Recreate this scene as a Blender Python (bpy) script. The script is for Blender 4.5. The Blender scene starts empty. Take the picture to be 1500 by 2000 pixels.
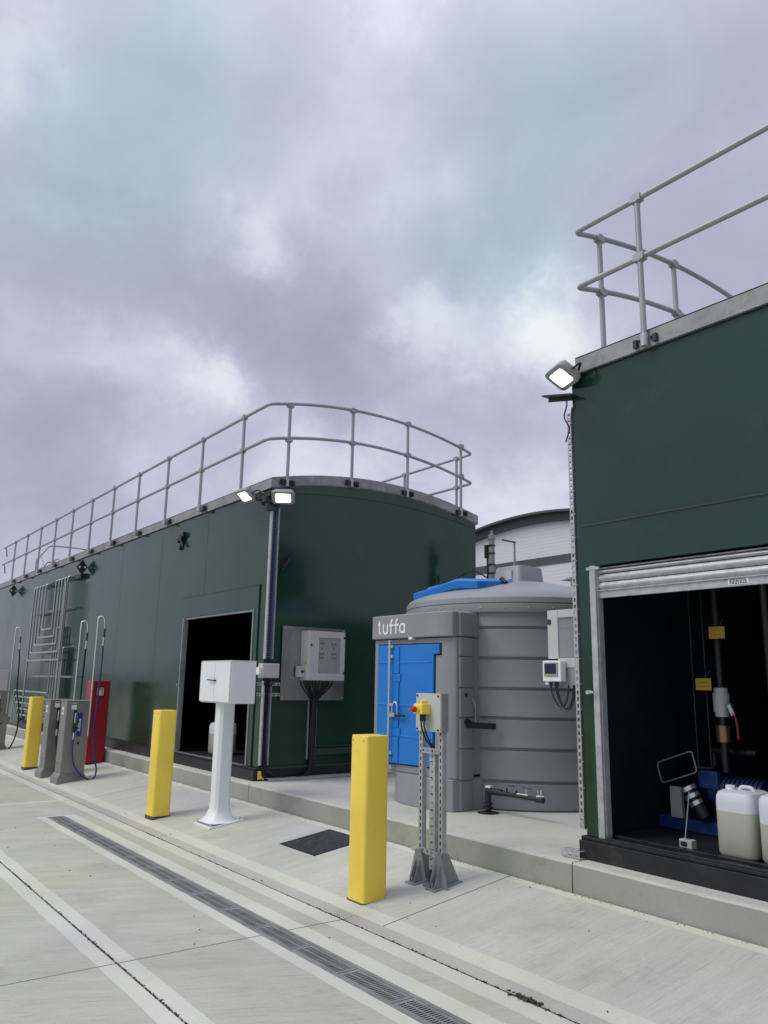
import bpy, bmesh, math, random
from mathutils import Vector, Matrix
random.seed(7)
sc = bpy.context.scene
COL = sc.collection
# ------------------------------------------------------------------ camera
cam_d = bpy.data.cameras.new("camera"); cam = bpy.data.objects.new("camera", cam_d); COL.objects.link(cam)
def _n(v): return v.normalized()
FP = 1541.9
VX = -_n(Vector((-1180., 310., FP))); VY = _n(Vector((2112., 370., FP))); VZ = -_n(VX.cross(VY))
if VZ.y > 0: VZ = -VZ
cx_ = Vector((VX.x, VY.x, VZ.x)); cy_ = -Vector((VX.y, VY.y, VZ.y)); cz_ = -Vector((VX.z, VY.z, VZ.z))
M = Matrix(((cx_.x, cy_.x, cz_.x, 0), (cx_.y, cy_.y, cz_.y, 0), (cx_.z, cy_.z, cz_.z, 1.6), (0, 0, 0, 1)))
cam.matrix_world = M
cam_d.sensor_fit = 'VERTICAL'; cam_d.sensor_height = 24.0; cam_d.lens = FP / 2000 * 24.0
cam_d.clip_start = 0.05; cam_d.clip_end = 5000
sc.camera = cam
sc.render.resolution_x = 768; sc.render.resolution_y = 1024
# ------------------------------------------------------------------ world
SUN_EL, SUN_AZ = math.radians(52), math.radians(205)    # azimuth measured from +Y clockwise
w = bpy.data.worlds.new("World"); sc.world = w; w.use_nodes = True
wt = w.node_tree; wt.nodes.clear()
def N(t, ty, **k):
    n = t.nodes.new(ty)
    for a, b in k.items():
        if a.startswith('i_'):
            key = a[2:]; key = int(key) if key.isdigit() else key.replace('_', ' ')
            n.inputs[key].default_value = b
        else: setattr(n, a, b)
    return n
def L(t, a, b, o=0, i=0): t.links.new(a.outputs[o], b.inputs[i])
def ramp(t, stops, inter='LINEAR'):
    r = N(t, 'ShaderNodeValToRGB'); r.color_ramp.interpolation = inter
    els = r.color_ramp.elements
    while len(els) < len(stops): els.new(0.5)
    for e, (p, c) in zip(els, stops):
        e.position = p; e.color = (c[0], c[1], c[2], 1) if hasattr(c, '__len__') else (c, c, c, 1)
    return r
def math_n(t, op, a, b=None, clamp=False):
    m = N(t, 'ShaderNodeMath', operation=op); m.use_clamp = clamp
    for i, v in enumerate((a, b)):
        if v is None: continue
        if isinstance(v, (int, float)): m.inputs[i].default_value = v
        else: t.links.new(v, m.inputs[i])
    return m.outputs[0]
out = N(wt, 'ShaderNodeOutputWorld')
sky = N(wt, 'ShaderNodeTexSky', sky_type='NISHITA', sun_disc=False, sun_elevation=SUN_EL, sun_rotation=SUN_AZ)
bgs = N(wt, 'ShaderNodeBackground'); bgs.inputs[1].default_value = 0.1; L(wt, sky, bgs)
tc = N(wt, 'ShaderNodeTexCoord')
sep = N(wt, 'ShaderNodeSeparateXYZ'); L(wt, tc, sep)
den = math_n(wt, 'ADD', math_n(wt, 'ABSOLUTE', sep.outputs[2]), 0.32)
cmb = N(wt, 'ShaderNodeCombineXYZ')
wt.links.new(math_n(wt, 'DIVIDE', sep.outputs[0], den), cmb.inputs[0])
wt.links.new(math_n(wt, 'DIVIDE', sep.outputs[1], den), cmb.inputs[1])
cmb.inputs[2].default_value = 1.7
n1 = N(wt, 'ShaderNodeTexNoise', noise_dimensions='3D', i_Scale=2.6, i_Detail=6.0, i_Roughness=0.52, i_Distortion=0.35); L(wt, cmb, n1)
n2 = N(wt, 'ShaderNodeTexNoise', noise_dimensions='3D', i_Scale=1.9, i_Detail=3.0, i_Roughness=0.5, i_Distortion=0.3)
mp2 = N(wt, 'ShaderNodeMapping'); mp2.inputs[1].default_value = (5.3, 2.1, 9.0); L(wt, cmb, mp2); L(wt, mp2, n2)
# ragged cloud edges: the direction is jittered by noise before the cloud masses are looked up
nw = N(wt, 'ShaderNodeTexNoise', noise_dimensions='3D', i_Scale=8.5, i_Detail=6.0, i_Roughness=0.64); L(wt, tc, nw)
wa = N(wt, 'ShaderNodeVectorMath', operation='SUBTRACT'); wt.links.new(nw.outputs['Color'], wa.inputs[0]); wa.inputs[1].default_value = (0.5, 0.5, 0.5)
wb = N(wt, 'ShaderNodeVectorMath', operation='SCALE'); L(wt, wa, wb); wb.inputs['Scale'].default_value = 0.17
wc_ = N(wt, 'ShaderNodeVectorMath', operation='ADD'); L(wt, tc, wc_); L(wt, wb, wc_, 0, 1)
wd = N(wt, 'ShaderNodeVectorMath', operation='NORMALIZE'); L(wt, wc_, wd)
# masses of the broken overcast: (direction, tightness, amount)
BRIGHT = [
    ((-0.861, 0.251, 0.442), 371, -0.10),
    ((-0.933, 0.169, 0.318), 660, -0.10),
    ((-0.931, 0.254, 0.261), 660, -0.10),
    ((-0.845, 0.369, 0.387), 660, -0.06),
    ((-0.648, 0.685, 0.333), 485, -0.10),
    ((-0.854, 0.467, 0.231), 660, 0.10),
    ((-0.920, 0.156, 0.359), 660, 0.16),
    ((-0.854, 0.332, 0.399), 951, 0.12),
    ((-0.847, 0.392, 0.360), 1174, 0.14),
    ((-0.729, 0.498, 0.470), 951, 0.05),
    ((-0.828, 0.330, 0.454), 660, -0.10),
    ((-0.618, 0.598, 0.510), 485, -0.06),
    ((-0.780, 0.099, 0.617), 485, 0.35),
    ((-0.779, 0.369, 0.507), 660, 0.28),
    ((-0.776, 0.403, 0.484), 1486, 0.10),
    ((-0.908, 0.208, 0.363), 293, 0.22),
    ((-0.880, 0.307, 0.362), 293, 0.25),
    ((-0.866, 0.368, 0.340), 660, 0.20),
    ((-0.885, 0.257, 0.388), 660, 0.12),
    ((-0.716, 0.552, 0.427), 951, 0.20),
    ((-0.685, 0.583, 0.438), 660, 0.18),
    ((-0.597, 0.679, 0.428), 371, 0.35),
    ((-0.600, 0.699, 0.388), 660, 0.30),
    ((-0.663, 0.630, 0.404), 371, 0.12),
    ((-0.676, 0.702, 0.223), 196, 0.35),
    ((-0.824, 0.491, 0.282), 293, 0.25),
    ((-0.789, 0.545, 0.285), 485, 0.12),
    ((-0.903, 0.344, 0.259), 951, 0.12),
    ((-0.922, 0.294, 0.254), 660, 0.10),
    ((-0.633, 0.468, 0.617), 293, 0.14),
    ((-0.691, 0.431, 0.580), 293, 0.10),
    ((-0.749, 0.392, 0.534), 371, 0.08),
    ((-0.625, 0.539, 0.564), 660, 0.08),
    ((-0.574, 0.422, 0.702), 660, 0.20),
    ((-0.659, 0.296, 0.692), 371, 0.10),
    ((-0.889, 0.216, 0.403), 196, -0.15),
    ((-0.886, 0.179, 0.428), 237, -0.10),
    ((-0.785, 0.432, 0.444), 196, -0.12),
    ((-0.780, 0.489, 0.391), 293, -0.20),
    ((-0.764, 0.525, 0.375), 660, -0.10),
    ((-0.827, 0.378, 0.416), 293, -0.12),
    ((-0.658, 0.576, 0.486), 196, -0.08),
    ((-0.933, 0.211, 0.290), 196, -0.20),
    ((-0.899, 0.320, 0.299), 371, -0.15),
    ((-0.945, 0.232, 0.229), 237, -0.12),
    ((-0.664, 0.683, 0.303), 293, -0.12),
    ((-0.711, 0.605, 0.358), 485, -0.05),
    ((-0.402, 0.702, 0.588), 59, -0.08),
    ((-0.853, 0.434, 0.291), 951, -0.06),
]
TEAL = [
    ((-0.788, 0.185, 0.588), 196, 0.90),
    ((-0.714, 0.297, 0.635), 293, 0.80),
    ((-0.800, 0.232, 0.553), 293, 0.70),
    ((-0.827, 0.270, 0.492), 485, 0.60),
    ((-0.506, 0.576, 0.642), 140, 0.80),
    ((-0.467, 0.623, 0.628), 371, 0.50),
    ((-0.591, 0.605, 0.533), 237, 0.80),
    ((-0.564, 0.661, 0.495), 293, 0.70),
    ((-0.660, 0.586, 0.470), 371, 0.50),
    ((-0.357, 0.759, 0.544), 1486, 0.60),
    ((-0.851, 0.125, 0.510), 660, 0.50),
    ((-0.703, 0.231, 0.673), 485, 0.40),
    ((-0.676, 0.511, 0.531), 660, 0.30),
]
def masses(start, lobes, gain=1.12):
    acc = start
    for d, k, a in lobes:
        dp = N(wt, 'ShaderNodeVectorMath', operation='DOT_PRODUCT'); dp.inputs[1].default_value = d
        wt.links.new(wd.outputs[0], dp.inputs[0])
        pw = math_n(wt, 'POWER', math_n(wt, 'MAXIMUM', dp.outputs['Value'], 0.0), k)
        acc = math_n(wt, 'ADD', acc, math_n(wt, 'MULTIPLY', pw, a * gain))
    return acc
n3 = N(wt, 'ShaderNodeTexNoise', noise_dimensions='3D', i_Scale=5.5, i_Detail=7.0, i_Roughness=0.6, i_Distortion=0.9); L(wt, cmb, n3)
fine_ = math_n(wt, 'MULTIPLY', math_n(wt, 'SUBTRACT', n3.outputs[0], 0.5), 0.30)
acc = masses(math_n(wt, 'ADD', math_n(wt, 'ADD', math_n(wt, 'MULTIPLY', n1.outputs[0], 0.30), fine_), 0.29), BRIGHT)
cr = ramp(wt, [(0.08, (0.365, 0.375, 0.47)), (0.36, (0.44, 0.455, 0.57)), (0.56, (0.535, 0.555, 0.68)), (0.74, (0.67, 0.695, 0.79)), (0.98, (0.84, 0.87, 0.89))])
wt.links.new(acc, cr.inputs[0])
tea = masses(math_n(wt, 'MULTIPLY', math_n(wt, 'SUBTRACT', n2.outputs[0], 0.5), 1.0), TEAL, 0.72)
tr = ramp(wt, [(0.20, 0.0), (1.0, 1.0)]); wt.links.new(tea, tr.inputs[0])
mx = N(wt, 'ShaderNodeMixRGB', blend_type='MULTIPLY'); wt.links.new(tr.outputs[0], mx.inputs[0]); L(wt, cr, mx, 0, 1); mx.inputs[2].default_value = (0.88, 1.06, 1.02, 1)
# the overcast brightens smoothly towards the zenith and is dull below the horizon
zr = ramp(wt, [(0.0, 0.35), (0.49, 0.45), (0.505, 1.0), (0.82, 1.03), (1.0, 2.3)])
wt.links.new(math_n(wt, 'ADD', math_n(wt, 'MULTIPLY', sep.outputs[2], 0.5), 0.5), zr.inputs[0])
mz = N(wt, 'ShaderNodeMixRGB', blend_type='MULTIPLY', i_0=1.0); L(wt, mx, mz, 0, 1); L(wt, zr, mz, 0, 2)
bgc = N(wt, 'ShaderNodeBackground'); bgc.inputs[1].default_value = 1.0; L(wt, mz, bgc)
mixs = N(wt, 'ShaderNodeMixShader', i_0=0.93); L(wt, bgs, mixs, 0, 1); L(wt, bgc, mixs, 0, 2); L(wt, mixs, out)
# ------------------------------------------------------------------ sun (overcast: weak and very soft)
sd = bpy.data.lights.new("sun", 'SUN'); sd.energy = 1.5; sd.angle = math.radians(25); sd.color = (1.0, 0.965, 0.88)
so = bpy.data.objects.new("sun", sd); COL.objects.link(so)
sdir = Vector((math.sin(SUN_AZ) * math.cos(SUN_EL), math.cos(SUN_AZ) * math.cos(SUN_EL), math.sin(SUN_EL)))
so.rotation_euler = sdir.to_track_quat('Z', 'Y').to_euler(); so.location = (0, 0, 30)
sc.view_settings.view_transform = 'Standard'; sc.view_settings.look = 'None'
sc.view_settings.exposure = 0.06; sc.view_settings.gamma = 1.0; sc.view_settings.use_curve_mapping = False
# ------------------------------------------------------------------ materials
def mat(name, col, rough=0.5, metal=0.0, var=0.12, vs=3.0, bump=0.0, bs=40.0, spec=0.5, coat=0.0, dirt=None, emit=None, trans=0.0, alpha=1.0, crough=0.1, wob=0.0):
    m = bpy.data.materials.new(name); m.use_nodes = True; t = m.node_tree
    b = t.nodes['Principled BSDF']
    b.inputs['Roughness'].default_value = rough; b.inputs['Metallic'].default_value = metal
    b.inputs['Specular IOR Level'].default_value = spec
    if coat: b.inputs['Coat Weight'].default_value = coat; b.inputs['Coat Roughness'].default_value = crough
    if trans: b.inputs['Transmission Weight'].default_value = trans
    if alpha < 1: b.inputs['Alpha'].default_value = alpha
    tc = N(t, 'ShaderNodeTexCoord')
    nz = N(t, 'ShaderNodeTexNoise', i_Scale=vs, i_Detail=6.0, i_Roughness=0.6); L(t, tc, nz, 3, 0)
    c0 = [c * (1 - var) for c in col]; c1 = [min(1, c * (1 + var)) for c in col]
    r = ramp(t, [(0.3, c0), (0.7, c1)]); L(t, nz, r)
    last = r
    if dirt:
        nd = N(t, 'ShaderNodeTexNoise', i_Scale=dirt[1], i_Detail=8.0, i_Roughness=0.7); L(t, tc, nd, 3, 0)
        rd = ramp(t, [(dirt[2], 0.0), (dirt[2] + 0.12, dirt[3])]); L(t, nd, rd)
        mm = N(t, 'ShaderNodeMixRGB'); L(t, rd, mm, 0, 0); L(t, last, mm, 0, 1); mm.inputs[2].default_value = (*dirt[0], 1); last = mm
    L(t, last, b)
    rr = ramp(t, [(0.3, max(0.02, rough - 0.06)), (0.7, min(1, rough + 0.08))]); L(t, nz, rr); t.links.new(rr.outputs[0], b.inputs['Roughness'])
    if bump or wob:
        nb = N(t, 'ShaderNodeTexNoise', i_Scale=bs, i_Detail=4.0); L(t, tc, nb, 3, 0)
        bp = N(t, 'ShaderNodeBump', i_Strength=bump if bump else 0.0, i_Distance=0.01); t.links.new(nb.outputs[0], bp.inputs['Height'])
        fin = bp
        if wob:
            nw = N(t, 'ShaderNodeTexNoise', i_Scale=1.1, i_Detail=1.0); L(t, tc, nw, 3, 0)
            bw = N(t, 'ShaderNodeBump', i_Strength=1.0, i_Distance=wob); t.links.new(nw.outputs[0], bw.inputs['Height'])
            t.links.new(bp.outputs[0], bw.inputs['Normal']); fin = bw
        t.links.new(fin.outputs[0], b.inputs['Normal'])
        if coat: t.links.new(fin.outputs[0], b.inputs['Coat Normal'])
    if emit:
        b.inputs['Emission Color'].default_value = (*emit[0], 1); b.inputs['Emission Strength'].default_value = emit[1]
    return m
def concrete(name, col, brush=None, bstr=0.6, stain=0.55, warm=0.5):
    """concrete with broom marks along direction brush (x,y), mottling, specks and damp stains"""
    m = bpy.data.materials.new(name); m.use_nodes = True; t = m.node_tree; b = t.nodes['Principled BSDF']
    b.inputs['Roughness'].default_value = 0.88; b.inputs['Specular IOR Level'].default_value = 0.3
    tc = N(t, 'ShaderNodeTexCoord')
    big = N(t, 'ShaderNodeTexNoise', i_Scale=0.8, i_Detail=5.0, i_Roughness=0.55, i_Distortion=0.4); L(t, tc, big, 3, 0)
    hue = N(t, 'ShaderNodeTexNoise', i_Scale=0.45, i_Detail=2.0); mh = N(t, 'ShaderNodeMapping'); mh.inputs[1].default_value = (31, 7, 3); L(t, tc, mh, 3, 0); L(t, mh, hue)
    fine = N(t, 'ShaderNodeTexNoise', i_Scale=55.0, i_Detail=6.0, i_Roughness=0.7); L(t, tc, fine, 3, 0)
    r1 = ramp(t, [(0.28, [c * 0.86 for c in col]), (0.72, [min(1, c * 1.12) for c in col])]); L(t, big, r1)
    rh = ramp(t, [(0.36, (1.0, 1.01, 0.92)), (0.64, (0.985, 0.965, 1.06))]); L(t, hue, rh)
    m1 = N(t, 'ShaderNodeMixRGB', blend_type='MULTIPLY', i_0=1.0); L(t, r1, m1, 0, 1); L(t, rh, m1, 0, 2)
    rf = ramp(t, [(0.3, 0.93), (0.7, 1.06)]); L(t, fine, rf)
    m2 = N(t, 'ShaderNodeMixRGB', blend_type='MULTIPLY', i_0=1.0); L(t, m1, m2, 0, 1); L(t, rf, m2, 0, 2)
    last = m2; h = fine.outputs[0]; hs = 0.25
    if brush:
        ang = math.atan2(brush[1], brush[0])
        mp = N(t, 'ShaderNodeMapping'); L(t, tc, mp, 3, 0); mp.inputs['Rotation'].default_value = (0, 0, -ang)
        ms = N(t, 'ShaderNodeMapping'); L(t, mp, ms); ms.inputs['Scale'].default_value = (4.0, 95.0, 1.0)
        br = N(t, 'ShaderNodeTexNoise', i_Scale=1.0, i_Detail=5.0, i_Roughness=0.65, i_Distortion=0.25); L(t, ms, br)
        ms2 = N(t, 'ShaderNodeMapping'); L(t, mp, ms2); ms2.inputs['Scale'].default_value = (0.35, 7.0, 1.0)
        br2 = N(t, 'ShaderNodeTexNoise', i_Scale=1.0, i_Detail=3.0, i_Roughness=0.5); L(t, ms2, br2)
        rb = ramp(t, [(0.30, 0.62), (0.42, 0.95), (0.60, 1.02), (0.74, 1.16)]); L(t, br, rb)
        m3 = N(t, 'ShaderNodeMixRGB', blend_type='MULTIPLY', i_0=bstr); L(t, last, m3, 0, 1); L(t, rb, m3, 0, 2)
        rb2 = ramp(t, [(0.35, 0.94), (0.65, 1.03)]); L(t, br2, rb2)
        m4 = N(t, 'ShaderNodeMixRGB', blend_type='MULTIPLY', i_0=0.9); L(t, m3, m4, 0, 1); L(t, rb2, m4, 0, 2)
        last = m4; h = math_n(t, 'ADD', math_n(t, 'MULTIPLY', fine.outputs[0], 0.3), br.outputs[0]); hs = 0.8
    # rare dark specks
    vo = N(t, 'ShaderNodeTexVoronoi', i_Scale=2.2); L(t, tc, vo, 3, 0)
    rv = ramp(t, [(0.0, 0.6), (0.035, 0.0)]); L(t, vo, rv)
    m5 = N(t, 'ShaderNodeMixRGB'); L(t, rv, m5, 0, 0); L(t, last, m5, 0, 1); m5.inputs[2].default_value = (0.16, 0.15, 0.13, 1)
    sn = N(t, 'ShaderNodeTexNoise', i_Scale=1.7, i_Detail=9.0, i_Roughness=0.72); L(t, tc, sn, 3, 0)
    rs = ramp(t, [(0.54, 0.0), (0.70, stain)]); L(t, sn, rs)
    m6 = N(t, 'ShaderNodeMixRGB', blend_type='MULTIPLY'); L(t, rs, m6, 0, 0); L(t, m5, m6, 0, 1); m6.inputs[2].default_value = (0.72, 0.72, 0.68, 1)
    L(t, m6, b)
    bp = N(t, 'ShaderNodeBump', i_Strength=hs, i_Distance=0.006); t.links.new(h, bp.inputs['Height']); L(t, bp, b, 0, 'Normal')
    return m
MT = {}
MT['brush'] = concrete('forecourt_broomed_concrete', (0.478, 0.484, 0.395), (0.40, 0.92), 0.9)
MT['ramp'] = concrete('apron_broomed_concrete', (0.53, 0.532, 0.470), (0.02, 1.0), 0.75)
MT['smooth'] = concrete('trowelled_concrete', (0.580, 0.590, 0.495), None, stain=0.25)
MT['channel'] = concrete('channel_concrete', (0.46, 0.45, 0.395), (1, 0), 0.3, 0.5)
MT['plinth'] = concrete('plinth_concrete', (0.52, 0.52, 0.46), None, stain=0.5)
MT['kerbshade'] = concrete('shaded_plinth_face_concrete', (0.345, 0.350, 0.305), None, stain=0.9)  # plinth concrete darkened: the upright face's shade is put into the colour
MT['joint'] = mat('joint_sealant', (0.09, 0.085, 0.07), 0.9, var=0.5, vs=30, bump=0.8, bs=90)
MT['soil'] = mat('joint_grit', (0.07, 0.065, 0.045), 0.95, var=0.5, vs=60, bump=1, bs=120)
MT['terrain'] = mat('terrain_tarmac', (0.12, 0.12, 0.11), 0.9, vs=0.3)
MT['green'] = mat('gloss_green_paint', (0.009, 0.041, 0.024), 0.15, var=0.22, vs=0.7, bump=0.0, bs=60, spec=0.58, wob=0.009, dirt=((0.03, 0.065, 0.045), 2.2, 0.58, 0.35))
MT['greend'] = mat('green_paint_dull', (0.012, 0.036, 0.026), 0.45, var=0.15, vs=1.0, bump=0.05, bs=60, coat=0.35, crough=0.3, wob=0.003)
MT['black'] = mat('black_steel', (0.012, 0.013, 0.016), 0.42, var=0.3, vs=6, bump=0.1, dirt=((0.06, 0.055, 0.05), 5, 0.58, 0.5))
MT['interior'] = mat('shade_toned_interior_lining', (0.006, 0.009, 0.016), 0.8, var=0.3, spec=0.3)  # near-black inner sheets: the unlit room's shade is put into their colour
MT['galv'] = mat('galvanised_steel', (0.46, 0.48, 0.48), 0.45, 0.35, var=0.16, vs=14, bump=0.05, dirt=((0.22, 0.23, 0.23), 9, 0.55, 0.5))
MT['tube'] = mat('galvanised_tube', (0.34, 0.355, 0.375), 0.5, 0.4, var=0.10, vs=2, bump=0.0)
MT['toe'] = mat('galvanised_toe_plate', (0.29, 0.31, 0.31), 0.55, 0.25, var=0.18, vs=5, dirt=((0.16, 0.17, 0.17), 3, 0.5, 0.6))
MT['clamp'] = mat('dark_clamp_steel', (0.04, 0.045, 0.05), 0.5, 0.5, var=0.3, vs=20)
MT['stainless'] = mat('stainless_pipe', (0.66, 0.70, 0.70), 0.30, 0.8, var=0.03, vs=2)
MT['brushed'] = mat('brushed_stainless_sheet', (0.285, 0.275, 0.262), 0.40, 0.6, var=0.10, vs=2.0, bump=0.05, bs=80)
MT['backplate'] = mat('stainless_backing_plate', (0.42, 0.43, 0.42), 0.22, 0.95, var=0.12, vs=3, wob=0.006)
MT['grate'] = mat('cast_grating', (0.235, 0.245, 0.235), 0.6, 0.2, var=0.3, vs=6, dirt=((0.26, 0.26, 0.235), 8, 0.52, 0.6))
MT['yellow'] = mat('yellow_sleeve', (0.90, 0.675, 0.085), 0.45, var=0.07, vs=2.5, bump=0.06, dirt=((0.50, 0.38, 0.09), 5, 0.57, 0.35))
MT['white'] = mat('white_powder_coat', (0.80, 0.82, 0.82), 0.38, var=0.03, vs=4, bump=0.02, dirt=((0.6, 0.6, 0.57), 7, 0.62, 0.35))
MT['boxgrey'] = mat('light_grey_enclosure', (0.50, 0.52, 0.49), 0.42, var=0.05, vs=6, dirt=((0.38, 0.38, 0.34), 8, 0.62, 0.4))
MT['midgrey'] = mat('grey_plastic', (0.28, 0.30, 0.31), 0.45, var=0.08)
MT['tank'] = mat('grey_moulded_plastic', (0.265, 0.283, 0.293), 0.42, var=0.07, vs=2.0, bump=0.06, bs=90, dirt=((0.20, 0.21, 0.215), 3, 0.6, 0.35))
MT['tanktop'] = MT['tank']
MT['blue'] = mat('blue_moulded_plastic', (0.010, 0.185, 0.60), 0.38, var=0.05, vs=2.5, bump=0.05, bs=90)
MT['red'] = mat('red_paint', (0.36, 0.008, 0.022), 0.38, var=0.06, vs=2)
MT['redk'] = mat('red_plastic', (0.55, 0.03, 0.02), 0.4)
MT['ptshade'] = mat('shaded_pump_blue', (0.007, 0.022, 0.08), 0.45)  # pump blue darkened: the motor's shadow is put into the colour
MT['rackpipe'] = mat('dull_stainless_pipe', (0.40, 0.44, 0.43), 0.36, 0.7, var=0.05, vs=2)
MT['rubber'] = mat('black_rubber', (0.014, 0.014, 0.016), 0.5, var=0.2)
MT['bluehose'] = mat('blue_hose', (0.028, 0.04, 0.17), 0.42, var=0.2)
MT['ptblue'] = mat('pump_blue_paint', (0.010, 0.042, 0.17), 0.4)
MT['bluecable'] = mat('blue_galvanised_tray', (0.10, 0.14, 0.30), 0.5, 0.3, var=0.4, vs=60)
MT['print'] = mat('white_print', (0.80, 0.80, 0.79), 0.5, var=0.03)
MT['dark'] = mat('dark_slot', (0.01, 0.01, 0.012), 0.8)
MT['screen'] = mat('dark_screen', (0.015, 0.016, 0.05), 0.15, var=0.2)
MT['jerry'] = mat('translucent_jerrycan', (0.60, 0.63, 0.68), 0.38, var=0.03, vs=5)
MT['liquid'] = mat('jerrycan_liquid_level', (0.43, 0.43, 0.36), 0.38, var=0.04, vs=5)
MT['brass'] = mat('brass_fitting', (0.28, 0.20, 0.10), 0.35, 0.8)
MT['leverred'] = mat('dull_red_lever', (0.16, 0.02, 0.02), 0.5)
MT['tag'] = mat('yellow_tag', (0.55, 0.36, 0.03), 0.5)
MT['cladding'] = mat('white_cladding', (0.68, 0.70, 0.73), 0.6, var=0.03)
MT['roofdark'] = mat('dark_roof_edge', (0.075, 0.088, 0.097), 0.5)
MT['foliage'] = mat('distant_foliage', (0.035, 0.055, 0.022), 0.8, var=0.4, vs=0.6)
MT['lamp'] = mat('lit_led_panel', (0.9, 0.9, 0.85), 0.3, emit=((1.0, 0.96, 0.80), 3.2))
MT['slab_lip'] = MT['smooth']
gm = mat('clear_window', (0.55, 0.6, 0.6), 0.08, alpha=0.22, var=0.02); MT['glass'] = gm
def clad_ribs(m):
    t = m.node_tree; b = t.nodes['Principled BSDF']; tc = N(t, 'ShaderNodeTexCoord')
    wv = N(t, 'ShaderNodeTexWave', wave_type='BANDS', bands_direction='Z', i_Scale=0.9); L(t, tc, wv, 3, 0)
    bp = N(t, 'ShaderNodeBump', i_Strength=0.15, i_Distance=0.04); t.links.new(wv.outputs[1], bp.inputs['Height']); L(t, bp, b, 0, 'Normal')
clad_ribs(MT['cladding'])
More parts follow.
